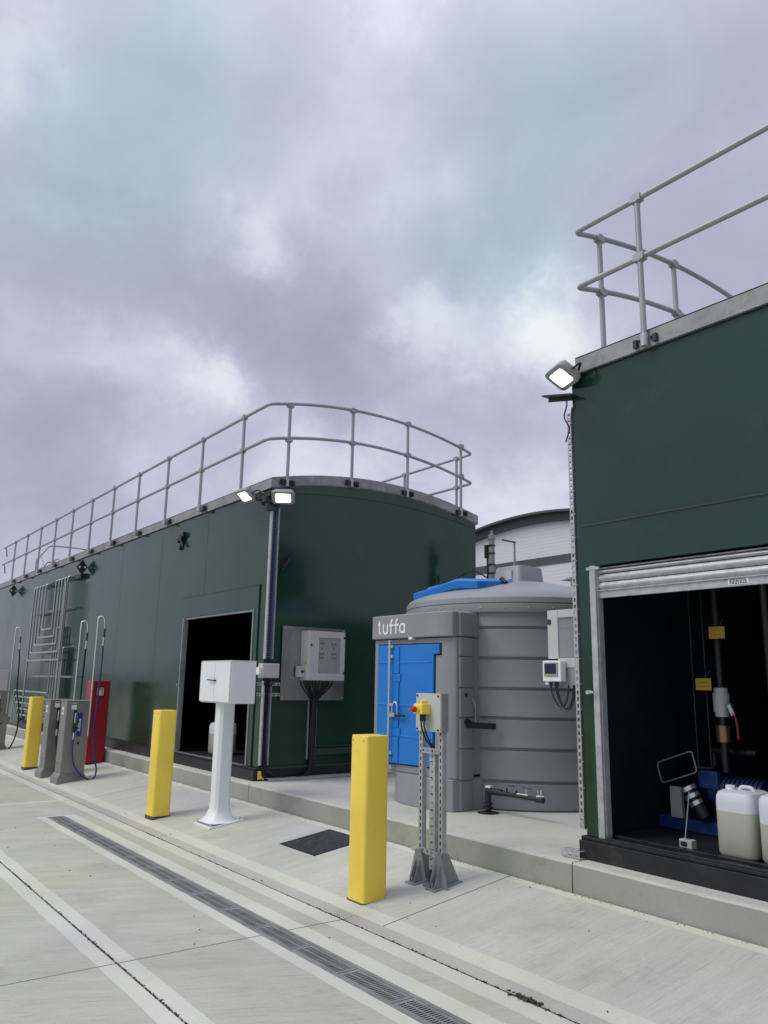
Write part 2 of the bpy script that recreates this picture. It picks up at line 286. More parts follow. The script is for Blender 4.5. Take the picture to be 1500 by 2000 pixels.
# ------------------------------------------------------------------ helpers
def wloc(o):
    v = Vector((0, 0, 0))
    while o is not None: v = v + Vector(o.location); o = o.parent
    return v
class MB:
    def __init__(s): s.v = []; s.f = []; s.m = []; s.tags = set()
    def add(s, vs, fs, mi=0):
        o = len(s.v); s.v += [tuple(v) for v in vs]
        for f in fs: s.f.append([i + o for i in f]); s.m.append(mi)
        return s
    def box(s, x0, x1, y0, y1, z0, z1, mi=0):
        vs = [(x, y, z) for z in (z0, z1) for y in (y0, y1) for x in (x0, x1)]
        return s.add(vs, [(0, 2, 3, 1), (4, 5, 7, 6), (0, 1, 5, 4), (2, 6, 7, 3), (0, 4, 6, 2), (1, 3, 7, 5)], mi)
    def obox(s, c, ax, ay, az, hx, hy, hz, mi=0):
        c = Vector(c); ax = Vector(ax).normalized() * hx; ay = Vector(ay).normalized() * hy; az = Vector(az).normalized() * hz
        vs = [c + ax * i + ay * j + az * k for k in (-1, 1) for j in (-1, 1) for i in (-1, 1)]
        return s.add(vs, [(0, 2, 3, 1), (4, 5, 7, 6), (0, 1, 5, 4), (2, 6, 7, 3), (0, 4, 6, 2), (1, 3, 7, 5)], mi)
    def tube(s, pts, r, n=10, caps=True, mi=0):
        s.tags.add('tube'); pts = [Vector(p) for p in pts]; rs = r if hasattr(r, '__len__') else [r] * len(pts)
        d = (pts[1] - pts[0]).normalized(); up = Vector((0, 0, 1)) if abs(d.z) < 0.9 else Vector((1, 0, 0))
        a = d.cross(up).normalized(); vs = []; fs = []
        for i, p in enumerate(pts):
            if i == 0: t = pts[1] - p
            elif i == len(pts) - 1: t = p - pts[i - 1]
            else: t = (pts[i + 1] - p).normalized() + (p - pts[i - 1]).normalized()
            t.normalize(); a = (a - t * a.dot(t)).normalized(); b = t.cross(a)
            for k in range(n):
                an = 2 * math.pi * k / n; vs.append(p + (a * math.cos(an) + b * math.sin(an)) * rs[i])
        for i in range(len(pts) - 1):
            for k in range(n): fs.append((i * n + k, i * n + (k + 1) % n, (i + 1) * n + (k + 1) % n, (i + 1) * n + k))
        if caps: fs.append(tuple(range(n))[::-1]); fs.append(tuple((len(pts) - 1) * n + k for k in range(n)))
        return s.add(vs, fs, mi)
    def lathe(s, c, prof, n=48, a0=0.0, a1=2 * math.pi, mi=0):
        full = abs(a1 - a0 - 2 * math.pi) < 1e-6; m = n if full else n + 1; vs = []; fs = []
        for r, z in prof:
            for k in range(m):
                an = a0 + (a1 - a0) * k / n; vs.append((c[0] + r * math.cos(an), c[1] + r * math.sin(an), c[2] + z))
        for i in range(len(prof) - 1):
            for k in range(n):
                k2 = (k + 1) % m; fs.append((i * m + k, i * m + k2, (i + 1) * m + k2, (i + 1) * m + k))
        return s.add(vs, fs, mi)
    def prism(s, poly, z0, z1, mi=0, axis='z'):
        n = len(poly)
        def P(u, v, h): return (u, v, h) if axis == 'z' else ((h, u, v) if axis == 'x' else (u, h, v))
        vs = [P(u, v, z0) for u, v in poly] + [P(u, v, z1) for u, v in poly]
        fs = [tuple(range(n))[::-1], tuple(range(n, 2 * n))] + [(i, (i + 1) % n, n + (i + 1) % n, n + i) for i in range(n)]
        return s.add(vs, fs, mi)
    def loft(s, rings, mi=0, caps=True):
        n = len(rings[0]); vs = [p for r in rings for p in r]; fs = []
        for i in range(len(rings) - 1):
            for k in range(n): fs.append((i * n + k, i * n + (k + 1) % n, (i + 1) * n + (k + 1) % n, (i + 1) * n + k))
        if caps: fs.append(tuple(range(n))[::-1]); fs.append(tuple((len(rings) - 1) * n + k for k in range(n)))
        return s.add(vs, fs, mi)
    def build(s, name, mats, parent=None, bevel=0.0, smooth=True, kind=None, seg=2, local=False):
        sh = Vector((0, 0, 0)) if (parent is None or local) else wloc(parent)
        me = bpy.data.meshes.new(name); me.from_pydata([tuple(Vector(v) - sh) for v in s.v], [], s.f)
        if not isinstance(mats, (list, tuple)): mats = [mats]
        for m in mats: me.materials.append(MT[m] if isinstance(m, str) else m)
        for p, mi in zip(me.polygons, s.m): p.material_index = mi
        bm = bmesh.new(); bm.from_mesh(me); bmesh.ops.recalc_face_normals(bm, faces=bm.faces); bm.to_mesh(me); bm.free()
        if smooth:
            for p in me.polygons: p.use_smooth = True
            me.set_sharp_from_angle(angle=math.radians(50 if 'tube' in s.tags else 35))
        o = bpy.data.objects.new(name, me); COL.objects.link(o)
        if parent is not None: o.parent = parent
        if bevel:
            md = o.modifiers.new('bevel', 'BEVEL'); md.width = bevel; md.segments = seg; md.limit_method = 'ANGLE'; md.angle_limit = math.radians(40)
            md.harden_normals = True
        if kind: o['kind'] = kind
        return o
def tag(o, label=None, cat=None, group=None, kind=None):
    for k, v in (('label', label), ('category', cat), ('group', group), ('kind', kind)):
        if v: o[k] = v
    return o
def root(name, loc, label, cat, group=None, kind=None):
    o = bpy.data.objects.new(name, None); COL.objects.link(o); o.location = loc; o.empty_display_size = 0.2
    return tag(o, label, cat, group, kind)
def copy_tree(o, parent=None):
    c = o.copy(); COL.objects.link(c); c.parent = parent
    for ch in list(o.children): copy_tree(ch, c)
    return c
def inst(o, dloc, parent=None):
    c = o.copy(); COL.objects.link(c); c.parent = o.parent if parent is None else parent
    c.location = Vector(o.location) + Vector(dloc); return c
def arc(c, r, a0, a1, n, plane='xy'):
    r_ = []
    for i in range(n + 1):
        a = math.radians(a0 + (a1 - a0) * i / n); u, v = r * math.cos(a), r * math.sin(a)
        r_.append(Vector(c) + (Vector((u, v, 0)) if plane == 'xy' else Vector((0, u, v)) if plane == 'yz' else Vector((u, 0, v))))
    return r_
def fillet(pts, r, n=5):
    pts = [Vector(p) for p in pts]; out = [pts[0]]
    for i in range(1, len(pts) - 1):
        a, b, c = pts[i - 1], pts[i], pts[i + 1]; u = (a - b); v = (c - b); rr = min(r, u.length * 0.49, v.length * 0.49)
        p0 = b + u.normalized() * rr; p1 = b + v.normalized() * rr
        for k in range(n + 1):
            t = k / n; out.append(p0 * (1 - t) ** 2 + b * 2 * t * (1 - t) + p1 * t * t)
    out.append(pts[-1]); return out
def spline(pts, n=6):
    pts = [Vector(p) for p in pts]; P = [pts[0]] + pts + [pts[-1]]; out = []
    for i in range(1, len(P) - 2):
        for k in range(n):
            t = k / n; a, b, c, d = P[i - 1], P[i], P[i + 1], P[i + 2]
            out.append(0.5 * ((2 * b) + (c - a) * t + (2 * a - 5 * b + 4 * c - d) * t * t + (3 * b - a - 3 * c + d) * t ** 3))
    out.append(pts[-1]); return out
def rpoly(x0, x1, y0, y1, r, n=4):
    o = []
    for cx, cy, a in ((x1 - r, y1 - r, 0), (x0 + r, y1 - r, 90), (x0 + r, y0 + r, 180), (x1 - r, y0 + r, 270)):
        for k in range(n + 1):
            t = math.radians(a + 90 * k / n); o.append((cx + r * math.cos(t), cy + r * math.sin(t)))
    return o
def text_mesh(name, body, size, m, parent, origin, right, up, extrude=0.002, offset=0.0, width=None):
    cu = bpy.data.curves.new(name, 'FONT'); cu.body = body; cu.size = size; cu.extrude = extrude; cu.offset = offset; cu.resolution_u = 4
    o = bpy.data.objects.new(name, cu); COL.objects.link(o)
    dg = bpy.context.evaluated_depsgraph_get(); me = bpy.data.meshes.new_from_object(o.evaluated_get(dg))
    bpy.data.objects.remove(o)
    me.materials.clear(); me.materials.append(MT[m])
    xs = [v.co.x for v in me.vertices]; s = 1.0
    if width and xs: s = width / (max(xs) - min(xs))
    right = Vector(right).normalized(); up = Vector(up).normalized(); nn = right.cross(up); sh = wloc(parent)
    for v in me.vertices:
        c = v.co.copy(); v.co = Vector(origin) + right * (c.x * s) + up * c.y + nn * c.z - sh
    q = bpy.data.objects.new(name, me); COL.objects.link(q); q.parent = parent; return q
def slotted(mb, p0, p1, wv, nv, w, t, pitch=0.05, slot=0.028, sw=0.4, mi=0):
    """flat strip from p0 to p1, width w along wv, thickness t along nv, with a row of open slots"""
    p0 = Vector(p0); p1 = Vector(p1); d = (p1 - p0); Ln = d.length; d.normalize(); wv = Vector(wv).normalized(); nv = Vector(nv).normalized()
    rail = w * (1 - sw) / 2
    for s_ in (-1, 1): mb.obox((p0 + p1) / 2 + wv * s_ * (w / 2 - rail / 2), d, wv, nv, Ln / 2, rail / 2, t / 2, mi)
    k = int(Ln / pitch); pit = Ln / max(1, k)
    for i in range(k + 1):
        c = p0 + d * min(max(i * pit, (pit - slot) / 4), Ln - (pit - slot) / 4)
        mb.obox(c, d, wv, nv, (pit - slot) / (2 if 0 < i < k else 4), w / 2 - rail, t / 2 * 0.98, mi)
# ================================================================== THE GROUND
SL = 0.14; Y0 = 3.47
def rz(y): return max(0.0, SL * (y - Y0))
g = MB().add([(-2500, -2500, -0.16), (2500, -2500, -0.16), (2500, 2500, -0.16), (-2500, 2500, -0.16)], [(0, 1, 2, 3)]).build('terrain', 'terrain', smooth=False, kind='structure')
fore = root('forecourt', (0, 0, 0), None, None, kind='structure')
def slab(name, x0, x1, bands, parent, depth=0.12, zf=lambda y: 0.0, endm=None):
    """one cast slab: bands = [(y0, y1, material index)], boundaries between bands wander a little"""
    mb = MB(); nx = max(2, int((x1 - x0) / (0.10 if x0 > -21 and x1 < 9 else 1.0)))
    xs = [x0 + (x1 - x0) * i / nx for i in range(nx + 1)]
    ys = [bands[0][0]] + [b[1] for b in bands]; rows = []
    for j, y in enumerate(ys):
        jit = 0.0 if j in (0, len(ys) - 1) else 0.0035
        ph = random.random() * 9
        rows.append([(x, y + jit * (math.sin(x * 9 + ph) * 0.5 + random.uniform(-1, 1) * 0.6)) for x in xs])
    vs = [(x, y, zf(y)) for r in rows for x, y in r]; n = nx + 1; fs = []; ms = []
    for j, b in enumerate(bands):
        for i in range(nx):
            f = (j * n + i, j * n + i + 1, (j + 1) * n + i + 1, (j + 1) * n + i)
            mi = b[2]
            if endm:
                xm = (xs[i] + xs[i + 1]) / 2
                if (endm[0] == 'l' and xm - x0 < endm[1]) or (endm[0] == 'r' and x1 - xm < endm[1]): mi = 1
            mb.add([vs[k] for k in f], [(0, 1, 2, 3)], mi)
    ya, yb = ys[0], ys[-1]
    mb.add([(x0, ya, zf(ya)), (x1, ya, zf(ya)), (x1, ya, -depth), (x0, ya, -depth)], [(0, 1, 2, 3)], 1)
    mb.add([(x0, yb, zf(yb)), (x1, yb, zf(yb)), (x1, yb, -depth), (x0, yb, -depth)], [(0, 1, 2, 3)], 1)
    mb.add([(x0, ya, zf(ya)), (x0, yb, zf(yb)), (x0, yb, -depth), (x0, ya, -depth)], [(0, 1, 2, 3)], 1)
    mb.add([(x1, ya, zf(ya)), (x1, yb, zf(yb)), (x1, yb, -depth), (x1, ya, -depth)], [(0, 1, 2, 3)], 1)
    me_o = mb.build(name, ['brush', 'smooth', 'ramp', 'channel'], parent, smooth=False)
    bm = bmesh.new(); bm.from_mesh(me_o.data); bmesh.ops.remove_doubles(bm, verts=bm.verts, dist=1e-5)
    bmesh.ops.recalc_face_normals(bm, faces=bm.faces); bm.to_mesh(me_o.data); bm.free()
    return me_o
G = 0.006   # half joint
JX = [-60.0, -38.0, -29.0, -20.0, -11.21, -4.86, 1.5, 8.0, 30.0]
for a, b in zip(JX[:-1], JX[1:]):
    slab('concrete_slab', a + G, b - G, [(-2.8, 1.665, 0), (1.665, 1.775 - .008, 1)], fore)
    slab('concrete_slab', a + G, b - G, [(-60, -2.92, 0), (-2.92, -2.8 - 2 * G, 1)], fore)
    if b <= -11:      # no drain out here: one slab up to the channel
        slab('concrete_slab', a + G, b - G, [(1.775 + .008, 1.885, 1), (1.885, 3.18, 0), (3.18, 3.32, 1)], fore, endm=('r', 0.10))
DX0, DX1 = -10.05, 12.0
slab('concrete_slab', -11.21 + G, -10.10, [(1.775 + .008, 1.885, 1), (1.885, 3.18, 0), (3.18, 3.32, 1)], fore)
mb = slab('concrete_slab', -10.10, DX0, [(1.775 + .008, 1.885, 1), (1.885, 2.60, 0), (2.60, 3.02, 1), (3.02, 3.18, 0), (3.18, 3.32, 1)], fore)
for a, b in ((DX0, -4.86), (-4.86, 1.5), (1.5, 8.0), (8.0, DX1)):
    aa = a if a == DX0 else a + G
    slab('concrete_slab', aa, b - G, [(1.775 + .008, 1.885, 1), (1.885, 2.605, 0), (2.605, 2.70, 1)], fore)
    slab('concrete_slab', aa, b - G, [(2.90, 3.035, 1), (3.035, 3.18, 0), (3.18, 3.32, 1)], fore)
slab('concrete_slab', DX1, 30.0, [(1.775 + .008, 1.885, 1), (1.885, 3.18, 0), (3.18, 3.32, 1)], fore)
MB().add([(-60, -60, -0.016), (30, -60, -0.016), (30, 2.70, -0.016), (-60, 2.70, -0.016)], [(0, 1, 2, 3)]).build('joint_filler', 'joint', fore, smooth=False)
MB().box(-60, 30, 2.905, 3.40, -0.03, -0.014).build('joint_filler', 'joint', fore, smooth=False)
MB().box(-60, -10.06, 2.71, 2.90, -0.03, -0.014).build('joint_filler', 'joint', fore, smooth=False)
chn = root('drain_channel_strip', (0, 0, 0), None, None, kind='structure'); chn.name = 'road_channel'
for a, b in ((-60, -30), (-30, -18.2), (-18.2, -12.4), (-12.4, -8.05), (-8.05, -4.90), (-4.90, 0.4), (0.4, 6), (6, 30)):
    MB().add([(a + .003, 3.332, -0.010), (b - .003, 3.332, -0.010), (b - .003, 3.350, -0.016), (a + .003, 3.350, -0.016),
              (b - .003, 3.461, 0.004), (a + .003, 3.461, 0.004), (a + .003, 3.332, -.09), (b - .003, 3.332, -.09), (a + .003, 3.461, -.09), (b - .003, 3.461, -.09)],
             [(0, 1, 2, 3), (3, 2, 4, 5), (6, 7, 1, 0), (5, 4, 9, 8), (0, 3, 5, 8, 6), (1, 7, 9, 4, 2)]).build('channel_block', 'channel', chn, smooth=False)
apron = root('apron_pavement', (0, 0, 0), None, None, kind='structure')
AX = [-60.0, -27.5, -19.6, -11.23, -4.587, 2.0, 9.0, 30.0]
for a, b in zip(AX[:-1], AX[1:]):
    slab('ramp_slab', a + G, b - G, [(3.468, 3.605, 1), (3.605, 4.60, 2), (4.60, 4.678, 1)], apron, zf=rz)
MB().add([(-60, 3.46, -0.016), (30, 3.46, -0.016), (30, 4.72, rz(4.72) - .014), (-60, 4.72, rz(4.72) - .014)], [(0, 1, 2, 3)]).build('joint_filler', 'joint', apron, smooth=False)
# grit gathered in the long joints: uncountable
gr = MB()
def grit(x, y, z, s):
    ax = Vector((random.uniform(-1, 1), random.uniform(-1, 1), random.uniform(-.3, .3))).normalized(); ay = ax.cross(Vector((0, 0, 1))).normalized(); az = ax.cross(ay)
    gr.obox((x, y, z), ax, ay, az, s, s * random.uniform(.5, .9), s * random.uniform(.3, .6))
for i in range(2600):
    x = -9.5 + 11 * random.random() ** 0.8; dens = 0.5 + 0.5 * math.sin(x * 5.1) * math.sin(x * 1.7 + 1)
    if random.random() > 0.25 + 0.75 * dens: continue
    grit(x, 1.775 + max(-.011, min(.011, random.gauss(0, .0035 + .003 * dens))), random.uniform(-.008, .001), random.uniform(.002, .006))
for i in range(420):
    x = random.choice((-5.0, -4.0, -3.55, -3.1, -2.6, -6.8, -8.3)) + random.gauss(0, .25)
    grit(x, 3.326 + random.gauss(0, .005), random.uniform(-.006, .002), random.uniform(.003, .008))
for x0, y0 in ((-3.19, 3.33), (-3.15, 3.335)):
    for i in range(32): grit(x0 + random.gauss(0, .05), y0 + random.gauss(0, .010), random.uniform(-.002, .012), random.uniform(.004, .010))
for i in range(90): grit(random.uniform(-10, 0), random.uniform(2, 4.5), 0.0, 0.0001)
for i in range(55):
    y = random.uniform(1.9, 4.6); x = random.uniform(-12, -2)
    if 2.68 < y < 2.92: continue
    grit(x, y, rz(y) + .002, random.uniform(.002, .006))
for i in range(260):
    x = random.uniform(-14, -1.8); grit(x, 4.672 - abs(random.gauss(0, .012)), rz(4.67) + .001, random.uniform(.0015, .004))
gr.build('joint_grit', 'soil', None, smooth=False); tag(bpy.data.objects['joint_grit'], 'dark grit and soil gathered in the joints of the pale concrete forecourt', 'grit', kind='stuff')
# ------------------------------------------------------------------ drainage channel with gratings
dr = root('drainage_channel', (-4.9, 2.8, 0), 'long galvanised slotted drain grating let into the concrete forecourt', 'drain')
mb = MB()
mb.box(DX0, DX1, 2.700, 2.722, -0.10, 0.001); mb.box(DX0, DX1, 2.872, 2.898, -0.10, 0.001); mb.box(DX0, DX0 + .02, 2.722, 2.872, -0.10, 0.001)
mb.build('frame', 'grate', dr)
MB().box(DX0 + .02, DX1, 2.722, 2.872, -0.13, -0.10).build('trough', 'dark', dr)
gL = 0.50; gb = MB(); gx0 = DX0 + 0.025
gb.box(gx0 + .003, gx0 + gL - .003, 2.726, 2.746, -0.03, -0.001); gb.box(gx0 + .003, gx0 + gL - .003, 2.850, 2.869, -0.03, -0.001)
gb.box(gx0 + .003, gx0 + gL - .003, 2.792, 2.802, -0.03, -0.0015)
gb.box(gx0 + .003, gx0 + .030, 2.746, 2.850, -0.03, -0.002); gb.box(gx0 + gL - .030, gx0 + gL - .003, 2.746, 2.850, -0.03, -0.002)
nb = 20
for i in range(nb):
    x = gx0 + .045 + (gL - .09) * i / (nb - 1)
    gb.box(x - .0050, x + .0050, 2.746, 2.850, -0.025, -0.003)
g0 = gb.build('grate', 'grate', dr, smooth=False)
i = 1
while gx0 + (i + 1) * gL < DX1: inst(g0, (i * gL, 0, 0)); i += 1
# ------------------------------------------------------------------ raised plinth the tanks stand on
PZ = 0.37
pl = root('raised_concrete_plinth', (0, 4.69, 0), None, None, kind='structure')
def plinth(x0, x1):
    nx = max(2, int(min(x1 - x0, 15) / 0.12)); vs = []; fs = []; mb = MB()
    xs = [x0 + (x1 - x0) * i / nx for i in range(nx + 1)]
    prof = [(4.692, 0.10), (4.690, 0.20), (4.690, PZ - .016), (4.695, PZ - .004), (4.708, PZ), (4.80, PZ), (5.4, PZ), (16.0, PZ)]
    for k, (y, z) in enumerate(prof):
        for x in xs:
            j = 0.0022 if k in (2, 3, 4) else (0.0015 if k in (1,) else 0)
            vs.append((x, y + random.uniform(-j, j), z + random.uniform(-j, j) * .6))
    n = nx + 1
    for k in range(len(prof) - 1):
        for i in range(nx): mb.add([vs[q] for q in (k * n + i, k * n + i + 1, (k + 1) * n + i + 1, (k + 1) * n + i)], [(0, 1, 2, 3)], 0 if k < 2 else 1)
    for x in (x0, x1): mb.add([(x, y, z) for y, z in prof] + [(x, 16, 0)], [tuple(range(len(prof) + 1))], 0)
    o = mb.build('plinth_block', ['kerbshade', 'plinth'], pl, smooth=False)
    bm = bmesh.new(); bm.from_mesh(o.data); bmesh.ops.remove_doubles(bm, verts=bm.verts, dist=1e-6); bmesh.ops.recalc_face_normals(bm, faces=bm.faces); bm.to_mesh(o.data); bm.free()
for a, b in ((-60, -26.4), (-26.4, -17.0), (-17.0, -8.913), (-8.913, -3.989), (-3.989, 3.0), (3.0, 30)): plinth(a + .005, b - .005)
MB().box(-60, 30, 4.72, 5.2, 0.0, PZ - .02).build('joint_filler', 'joint', pl, smooth=False)
# ================================================================== GREEN STEEL BUILDINGS
YF, YB = 4.92, 8.63; ZB, ZE, RISE = 0.527, 4.10, 0.235
def archz(y, rise=RISE):
    u = (y - (YF + YB) / 2) / ((YB - YF) / 2); return rise * max(0.0, 1 - u * u)
def steel_building(x0, x1, seams, op, label, shade='green', face=+1, wl=None):
    r = root('steel_building', ((x0 + x1) / 2, (YF + YB) / 2, PZ), label, 'building')
    ox0, ox1, oz0, oz1 = op
    T = 0.06
    MB().box(x0 + T, x0 + T + .008, YF + T, YB - T, ZB, ZE - .05).box(x1 - T - .008, x1 - T, YF + T, YB - T, ZB, ZE - .05).box(x0 + T, x1 - T, YF + T, YB - T, ZE - .03, ZE - .02).build('room_shade_lining', 'interior', r, smooth=False)
    # front wall panels, a 5 mm groove between neighbours
    sm = [x0] + [s for s in seams] + [x1]
    for a, b in zip(sm[:-1], sm[1:]):
        a2 = a + (0.0025 if a != x0 else 0); b2 = b - (0.0025 if b != x1 else 0)
        mb = MB(); cells = []
        if b2 <= ox0 or a2 >= ox1: cells.append((a2, b2, ZB, ZE))
        else:
            cells.append((a2, b2, oz1, ZE))
            if a2 < ox0: cells.append((a2, ox0, ZB, oz1))
            if b2 > ox1: cells.append((ox1, b2, ZB, oz1))
        for c in cells: mb.box(c[0], c[1], YF, YF + T, c[2], c[3])
        mb.build('wall_panel', shade, r, bevel=0.0015, seg=1)
    MB().box(x0, x1, YF + T, YF + T + .01, oz1, ZE).box(x0, ox0, YF + T, YF + T + .01, ZB, oz1).box(ox1, x1, YF + T, YF + T + .01, ZB, oz1).build('wall_shade_lining', 'interior', r, smooth=False)
    MB().box(x0 + T + .002, x1 - T - .002, YB - T, YB - .001, ZB, ZE).build('wall_panel', shade, r)
    # arched end walls
    n = 24; ys = [YF + T + (YB - YF - T) * i / n for i in range(n + 1)]
    poly = [(y, ZB) for y in (ys[0], ys[-1])][::-1] + [(y, ZE + archz(y) - .01) for y in ys]
    for xa, xb in ((x0, x0 + T), (x1 - T, x1)): MB().prism(poly, xa, xb, axis='x').build('end_wall', shade, r)
    # roof sheet
    ys = [YF - .01 + (YB - YF + .02) * i / n for i in range(n + 1)]
    poly = [(y, ZE + archz(y)) for y in ys] + [(y, ZE + archz(y) + .02) for y in reversed(ys)]
    MB().prism(poly, x0 - .012, x1 + .012, axis='x').build('roof', 'toe', r)
    # back and floor sheets of the room, its darkness put into their colour
    MB().box(x0 + T, x1 - T, YB - T - .02, YB - T - .005, ZB, ZE).box(x0 + T, x1 - T, YF + T, YB - T - .02, ZB - .04, ZB - .005).build('room_shade_lining', 'interior', r, smooth=False)
    # toe plate all round, front one folded
    H = 0.138; mb = MB()
    a_, b_ = (x0 - .03 if face > 0 else x0 + .07), x1 + .03
    mb.box(a_, b_, YF - .032, YF - .022, ZE + .0, ZE + H); mb.box(a_, b_, YF - .032, YF + .035, ZE + H - .008, ZE + H + .002)
    mb.box(a_, b_, YB + .022, YB + .032, ZE, ZE + H)
    mb.build('toe_plate', 'toe', r, smooth=False)
    for xa in ((x0 - .03, x1 + .022) if face > 0 else (x0 + .07, x1 + .022)):
        ys2 = [YF - .02 + (YB - YF + .04) * i / n for i in range(n + 1)]
        poly = [(y, ZE + archz(y) + .012) for y in ys2] + [(y, ZE + archz(y) + H + .01) for y in reversed(ys2)]
        MB().prism(poly, xa, xa + .008, axis='x').build('toe_plate', 'toe', r)
    # black base frame
    mb = MB(); mb.box(x0 - .015, x1 + .015, YF - .075, YF + .06, PZ + .002, ZB - .028).box(x0 - .015, x1 + .015, YF - .050, YF + .10, ZB - .028, ZB - .003)
    mb.box(x0 - .02, x0 + .05, YF + .06, YB, PZ + .002, ZB - .004).box(x1 - .05, x1 + .02, YF + .06, YB, PZ + .002, ZB - .004).box(x0, x1, YB - .05, YB + .02, PZ + .002, ZB - .004)
    mb.build('base_frame', 'black', r, bevel=0.004, seg=1)
    # proud frame round the shutter opening
    fx0, fx1, fz1 = ox0 - .075, ox1 + .105, 2.830
    if face < 0: fx0, fx1 = ox0 - .055, ox1 + .08
    mb = MB(); mb.box(fx0, fx1, YF - .018, YF, oz1, fz1); mb.box(fx0, ox0 - .002, YF - .018, YF, ZB, oz1); mb.box(ox1 + .002, fx1, YF - .018, YF, ZB, oz1)
    mb.build('door_surround', shade, r, bevel=0.002, seg=1)
    MB().box(fx0, fx1, YF - .026, YF - .018, fz1 - .012, fz1 + .002).build('drip_edge', 'greend', r)
    # shutter guides and curtain
    GW = .055 if face < 0 else .032
    for s, gx in ((-1, ox0), (1, ox1)):
        MB().box(min(gx, gx - s * GW), max(gx, gx - s * GW), YF - .03, YF + .05, ZB - .002, oz1 + .002).box(min(gx - s * GW, gx - s * (GW + .007)), max(gx - s * GW, gx - s * (GW + .007)), YF - .012, YF + .05, ZB, oz1).build('shutter_guide', 'galv' if face < 0 else 'toe', r, bevel=0.003, seg=1)
    return r
LX0, LX1 = -25.85, -9.12
seams_L = [-24.1, -22.3, -20.5, -18.7, -16.78, -14.87, -12.91, -11.085]
bl = steel_building(LX0, LX1, seams_L, (-11.745, -9.41, ZB, 2.512), 'long dark green steel building with curved roof and black open doorway on the left')
RX0, RX1 = -4.034, 4.6
br = steel_building(RX0, RX1, [-1.6, 0.4, 2.4], (-3.905, -0.6, ZB, 2.500), 'tall green steel building on the right with its roller shutter half raised', face=-1)
# left opening: header rail
MB().box(-11.69, -9.465, YF - .008, YF + .04, 2.482, 2.512).build('shutter_header', 'toe', bl, bevel=.003)
# inner back partition seen as faint verticals, left
for x in (-9.9, -9.62): MB().box(x, x + .03, 6.2, 6.24, ZB, 3.2).build('inner_post', 'black', bl)
# right shutter: roll of slats and bottom bar
def slat(z0, z1):
    prof = [];
    for i in range(7):
        t = i / 6; prof.append((YF + .018 - .016 * math.sin(math.pi * t), z0 + (z1 - z0) * t))
    poly = prof + [(YF + .03, z1), (YF + .03, z0)]
    return MB().prism([(y, z) for y, z in poly], -3.848, -0.655, axis='x')
for z0, z1 in ((2.388, 2.428), (2.352, 2.386), (2.318, 2.350)): pass
zz = 2.312
for h in (0.062, 0.062, 0.036, 0.020): slat(zz + .003, zz + h - .003).build('shutter_slat', 'galv', br); zz += h
MB().box(-3.848, -0.655, YF + .004, YF + .03, 2.252, 2.312).box(-3.848, -0.655, YF - .008, YF + .004, 2.304, 2.312).build('shutter_bottom_bar', 'galv', br, bevel=.002, seg=1)
MB().box(-3.93, -3.81, YF - .034, YF - .02, 2.47, 2.492).build('guide_catch', 'galv', br)
MB().tube([(-3.93, YF - .03, 1.55), (-3.93, YF - .07, 1.55)], .016).tube([(-3.95, YF - .055, 1.55), (-3.88, YF - .055, 1.55)], .008).build('guide_bolt', 'galv', br)
MB().tube([(-11.71, YF - .03, 1.5), (-11.71, YF - .07, 1.5)], .014).build('guide_bolt', 'galv', bl)
st = MB().box(-2.795, -2.655, YF - .0005 + .002, YF + .006, 2.262, 2.303).build('sticker', 'print', br)
mb = MB()
for r_ in range(4):
    x = -2.785
    while x < -2.67:
        wd = random.uniform(.006, .02); mb.box(x, min(x + wd, -2.665), YF - .0012, YF + .001, 2.268 + r_ * .009, 2.272 + r_ * .009); x += wd + .006
mb.build('sticker_print', 'dark', st, smooth=False)
# sill ledges in the right doorway
MB().box(-3.84, -0.66, YF - .046, YF - .0, ZB - .003, ZB + .012).box(-3.84, -0.66, YF + .06, YF + .11, ZB - .002, ZB + .02).build('door_sill', 'black', br, bevel=.003)
MB().box(-11.69, -9.465, YF - .046, YF - .0, ZB - .003, ZB + .010).build('door_sill', 'brushed', bl, bevel=.003)
# end wall fold line of the left building
n = 24; ys = [YF + .02 + (YB - YF - .04) * i / n for i in range(n + 1)]
poly = [(y, ZE - .075 + archz(y, .16)) for y in ys] + [(y, ZE + archz(y) + .005) for y in reversed(ys)]
MB().prism(poly, LX1 - .001, LX1 + .010, axis='x').build('end_wall_head', 'green', bl)
# lifting lugs on the wall
for x, z in ((-17.11, 3.855), (-23.36, 3.853)):
    yc = YF - .115
    lg = MB().prism([(yc - .115, z), (yc, z - .165), (yc + .115, z), (yc, z + .165)], x - .02, x + .02, axis='x').build('lug_plate', 'clamp', bl, bevel=.003)
    for q in (-.055, .055): MB().tube([(x + .02, yc + q, z), (x + .026, yc + q, z)], .022).build('lug_hole', 'print', lg)
lg = MB().obox((-12.03, YF - .03, 3.82), (1, 0, .4), (0, 1, 0), (-.4, 0, 1), .13, .03, .035).obox((-11.97, YF - .04, 3.73), (1, 0, -1.2), (0, 1, 0), (1.2, 0, 1), .09, .02, .02).obox((-12.05, YF - .02, 3.72), (.4, 0, 1), (0, 1, 0), (1, 0, -.4), .10, .02, .018).build('lug_bracket', 'black', bl, bevel=.004)
MB().tube(fillet([(LX1 + .005, 5.10, 3.00), (LX1 + .07, 5.13, 3.06), (LX1 + .07, 5.19, 3.17), (LX1 + .005, 5.19, 3.19)], .03), .014).obox((LX1 + .01, 5.16, 3.11), (0, .4, 1), (1, 0, 0), (0, 1, -.4), .07, .008, .03).build('hook', 'black', bl)
